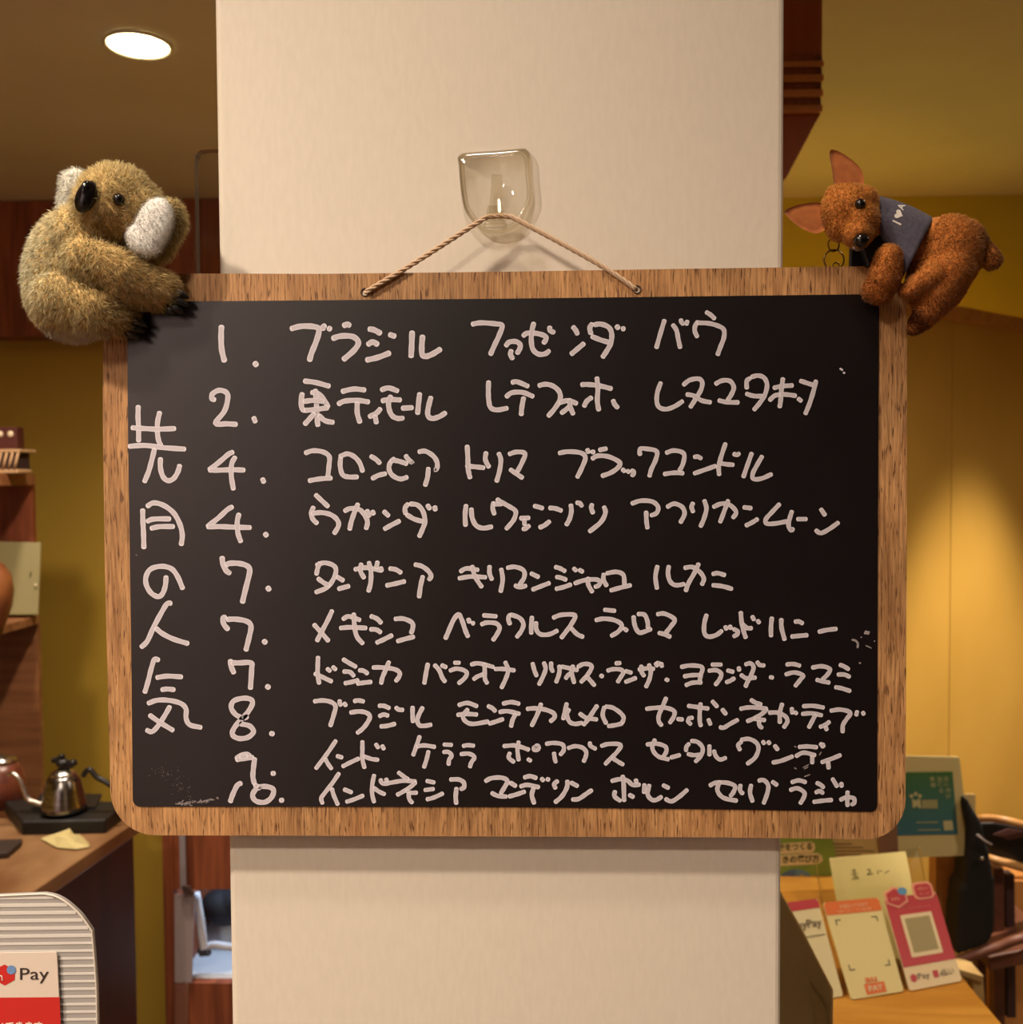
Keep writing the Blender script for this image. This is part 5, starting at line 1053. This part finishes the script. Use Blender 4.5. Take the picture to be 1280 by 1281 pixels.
# teal poster on a post
PY = 1.52
def pp_(px, py, dy=0.0): return P(px, py, PY + dy)
post = empty('wooden_post', pp_(1190, 1200), 'square golden-brown wooden post standing below the teal poster', 'post'); post.location.z = 0
MB().box(pp_(1180, 1100, .03).x, pp_(1207, 1100, .03).x, PY + .07, PY + .11, 0, pp_(1190, 985, .02).z).build('post_shaft', M['trimwood'], post, bevel=.002)
MB().box(pp_(1176, 1100, .03).x, pp_(1211, 1100, .03).x, PY + .066, PY + .114, 0, .03).build('post_foot', M['trimwood'], post, bevel=.002)
t4 = [pp_(1108, 945), pp_(1200.5, 947), pp_(1215, 1070), pp_(1122, 1073.5)]
po, f = card('teal_poster', t4, 'white-bordered teal and green poster with a paw emblem, right of the blackboard corner', 'poster', mat('poster_white', (204, 190, 132), .7), .01)
def ppoly(nm, pl, m, lift=.001): return obj(nm, [pp_(x, y_) + Vector((0, -lift, 0)) for x, y_ in pl], [list(range(len(pl)))], m, po)
tm = mat('poster_teal', (60, 112, 92), .6); N, L, b_ = nodes(tm)
tc = N.new('ShaderNodeTexCoord'); sx = N.new('ShaderNodeSeparateXYZ'); mr = N.new('ShaderNodeMapRange'); cr = N.new('ShaderNodeValToRGB')
L.new(tc.outputs['Object'], sx.inputs[0]); L.new(sx.outputs['Z'], mr.inputs[0])
mr.inputs[1].default_value = pp_(1150, 1045).z - ((t4[2] + t4[3]) / 2).z; mr.inputs[2].default_value = pp_(1150, 965).z - ((t4[2] + t4[3]) / 2).z
cr.color_ramp.elements[0].color = (*lin((58, 110, 124)), 1); cr.color_ramp.elements[1].color = (*lin((64, 112, 58)), 1)
L.new(mr.outputs[0], cr.inputs[0]); L.new(cr.outputs[0], b_.inputs['Base Color'])
ppoly('print_area', [(1112, 966.5), (1191.5, 965), (1198.5, 1043.5), (1120, 1045)], tm)
pl_ = mat('print_pale', (190, 186, 136), .6)
for cx_, cy_ in ((1140, 995.5), (1145.3, 992.8), (1150.6, 995.5)): ppoly('paw_dot', hole(cx_, cy_, 2.5, 12), pl_, .0018)
ppoly('paw_emblem', [(1140.5, 998.5), (1145, 1001), (1151, 998.5), (1152.3, 1010.5), (1149, 1010.5), (1147, 1007.5), (1144.5, 1010), (1141.8, 1010.5)], pl_, .0018)
ppoly('caption_box', [(1153, 1000.3), (1172.5, 1000), (1173, 1011), (1153, 1011)], mat('print_tan', (160, 158, 110), .6), .0018)
ppoly('info_box', [(1179.5, 1026.5), (1191, 1026), (1192.5, 1038), (1181, 1038.5)], pl_, .0018)
def ptext(s_, x0_, y0_, w_, h, m=pl_):
    V_, F_ = text_fit(s_, w_, h, .0)
    if len(V_): obj('printed_text', [pp_(x0_ + v[0], y0_ - v[1]) + Vector((0, -.002, 0)) for v in V_], F_, m, po)
for s_, x_, y_ in (('藤', 1163, 977), ('棚', 1164, 984.5), ('珈', 1172, 977), ('と', 1173, 983), ('る', 1174, 991.5), ('琲', 1180, 977), ('に', 1181, 983), ('弥', 1183, 991.5), ('が', 1183, 998.5)): ptext(s_, x_, y_, 6, 6)
ppoly('text_rule', [(1146, 1028), (1173, 1027.5), (1173, 1028.6), (1146, 1029)], pl_, .002); ppoly('text_rule', [(1148, 1037.5), (1176, 1037), (1176, 1038), (1148, 1038.5)], pl_, .002)
n4 = [pp_(1203, 993, .01), pp_(1220.5, 994, .01), pp_(1221, 1030, .01), pp_(1207, 1030, .01)]
_, f = card('note_slip', n4, 'small pale paper slip sticking out behind the teal poster', 'paper', mat('slip_pale', (206, 180, 120), .7), .01)
# chair with curved back, black bag hanging over it
HY = 1.50
def ap_(px, py, dy=0.0): return P(px, py, HY + dy)
chm = varied('chair_wood', (206, 158, 98), (180, 130, 76), (30, 30, 30), .4, 4); chd = varied('chair_dark_wood', (112, 66, 44), (84, 46, 34), (20, 20, 20), .5, 4)
ch = empty('wooden_armchair', ap_(1260, 1281, .1), 'wooden armchair with curved light top rail at the right edge behind the bag', 'chair'); ch.location.z = 0
sc2 = (HY + .1 + DCOL) / F
MB().tube(catmull([ap_(1217, 1030, .16), ap_(1224, 1025, .1), ap_(1238, 1023.5, .08), ap_(1262, 1027, .06), ap_(1290, 1035, .08), ap_(1330, 1052, .16)], 6), 4.6 * sc2, 10).build('top_rail', chm, ch, smooth=True)
MB().tube(catmull([ap_(1232, 1072, .10), ap_(1245, 1076, .08), ap_(1268, 1082, .08), ap_(1300, 1092, .1)], 6), 5.2 * sc2, 10).build('lower_rail', chm, ch, smooth=True)
MB().prism([ap_(1222, 1030, .1), ap_(1245, 1029, .1), ap_(1280, 1036, .1), ap_(1330, 1052, .1), ap_(1330, 1096, .1), ap_(1280, 1082, .1), ap_(1222, 1068, .1)], (0, .02, 0)).build('back_pad', mat('black_leather', (18, 15, 16), .4), ch, bevel=.004)
MB().prism([ap_(1243, 1044, .097), ap_(1262, 1036.5, .097), ap_(1280, 1040, .097), ap_(1290, 1046, .097), ap_(1262, 1051, .097)], (0, .002, 0)).build('pad_window', mat('pad_brown', (98, 66, 62), .6), ch)
def vbar(nm, pxa, pya, pxb, w_, dy, m, z0=0.0):
    a = ap_(pxa, pya, dy); c = ap_(pxb, 1281, dy); MB().prism([a + Vector((-w_, 0, 0)), a + Vector((w_, 0, 0)), Vector((c.x + w_, c.y, z0)), Vector((c.x - w_, c.y, z0))], (0, .03, 0)).build(nm, m, ch, bevel=.002)
vbar('leg', 1250, 1086, 1256, .011, .1, chd); vbar('leg', 1228, 1076, 1232, .010, .2, chd); vbar('leg', 1310, 1090, 1316, .012, .1, chd)
vbar('back_slat', 1264, 1094, 1266, .010, .11, mat('slat_purple_brown', (62, 38, 38), .6), .4)
MB().tube(catmull([ap_(1196, 1203, .0), ap_(1220, 1194, .0), ap_(1250, 1184, .0), ap_(1278, 1174, .0), ap_(1320, 1172, .03)], 5), 6.0 * sc2, 10).build('seat_rail', chd, ch, smooth=True)
MB().prism([ap_(1236, 1197, .01), ap_(1325, 1180, .01), ap_(1325, 1200, .01), ap_(1238, 1215, .01)], (0, .3, 0)).build('seat', chd, ch, bevel=.004)
bag = [(1206, 996), (1211, 999), (1222, 1018), (1230, 1030), (1233, 1050), (1238, 1062), (1242, 1085), (1247, 1112), (1247, 1150), (1243, 1172), (1236, 1182), (1206, 1193), (1197, 1196), (1199, 1150), (1203, 1112), (1208, 1108), (1212, 1062), (1213, 1040), (1208, 1015)]
mb = MB(); mb.prism([ap_(x, y_, .0) for x, y_ in bag], (0, .07, 0)); V, Fc = blob(mb, .006, 5)
o = obj('black_shoulder_bag', V, Fc, mat('black_nylon', (9, 8, 9), .75), smooth=True); tag(o, 'tall black bag hanging on the armchair right of the red card', 'bag')
MB().tube([ap_(1222, 1044, -.012), ap_(1232, 1052, -.012), ap_(1241, 1057, -.012)], 0.0025, 6).build('zip', mat('zip_grey', (130, 116, 112), .5), o, smooth=True)
MB().ball(ap_(1228.5, 1073.5, -.01), .0045, seg=12).build('strap_ring', M['steel'], o, smooth=True)
# low stool / folded chair behind the cards
s_t = empty('wooden_stool', ap_(1216, 1260, -.05), 'pale wooden stool edge right of the table below the red card', 'stool'); s_t.location.z = 0
stm = varied('stool_wood', (186, 158, 104), (164, 134, 84), (20, 20, 20), .5, 4)
a4 = [ap_(1200, 1212, -.08), ap_(1229, 1221, -.08)]
MB().prism([ap_(1196, 1211, -.08), ap_(1231, 1221, -.08), ap_(1230, 1230, -.08), ap_(1196, 1219, -.08)], (0, .060, 0)).build('stool_seat', stm, s_t, bevel=.002)
for x_ in (1224,):
    a = ap_(x_, 1226, -.075); MB().prism([a + Vector((-.010, 0, 0)), a + Vector((.010, 0, 0)), Vector((a.x + .05, a.y, 0)), Vector((a.x + .03, a.y, 0))], (0, .03, 0)).build('leg', stm, s_t)
a = ap_(1204, 1220, -.06); MB().prism([a + Vector((-.010, 0, 0)), a + Vector((.010, 0, 0)), Vector((a.x + .01, a.y, 0)), Vector((a.x - .01, a.y, 0))], (0, .03, 0)).build('leg', stm, s_t)
# distant cabinet seen between the chair bars
cab = empty('wooden_cabinet', P(1275, 1281, 1.95), 'light wooden drawer cabinet behind the armchair at the right edge', 'cabinet'); cab.location.z = 0
cxa = P(1262, 1100, 1.78).x
MB().box(cxa, cxa + .5, 1.79, 1.90, 0.0, P(1270, 1098, 1.78).z).build('cabinet_body', varied('cabinet_wood', (186, 128, 66), (170, 112, 54), (20, 20, 3), .5, 4), cab)
zA, zB, zC = P(1270, 1102, 1.78).z, P(1270, 1146, 1.78).z, P(1270, 1200, 1.78).z
MB().box(cxa + .004, cxa + .49, 1.78, 1.7895, zB + .002, zA).build('drawer', bpy.data.materials['cabinet_wood'], cab, bevel=.001)
MB().box(cxa + .004, cxa + .49, 1.78, 1.7895, zC, zB - .002).build('drawer', bpy.data.materials['cabinet_wood'], cab, bevel=.001)
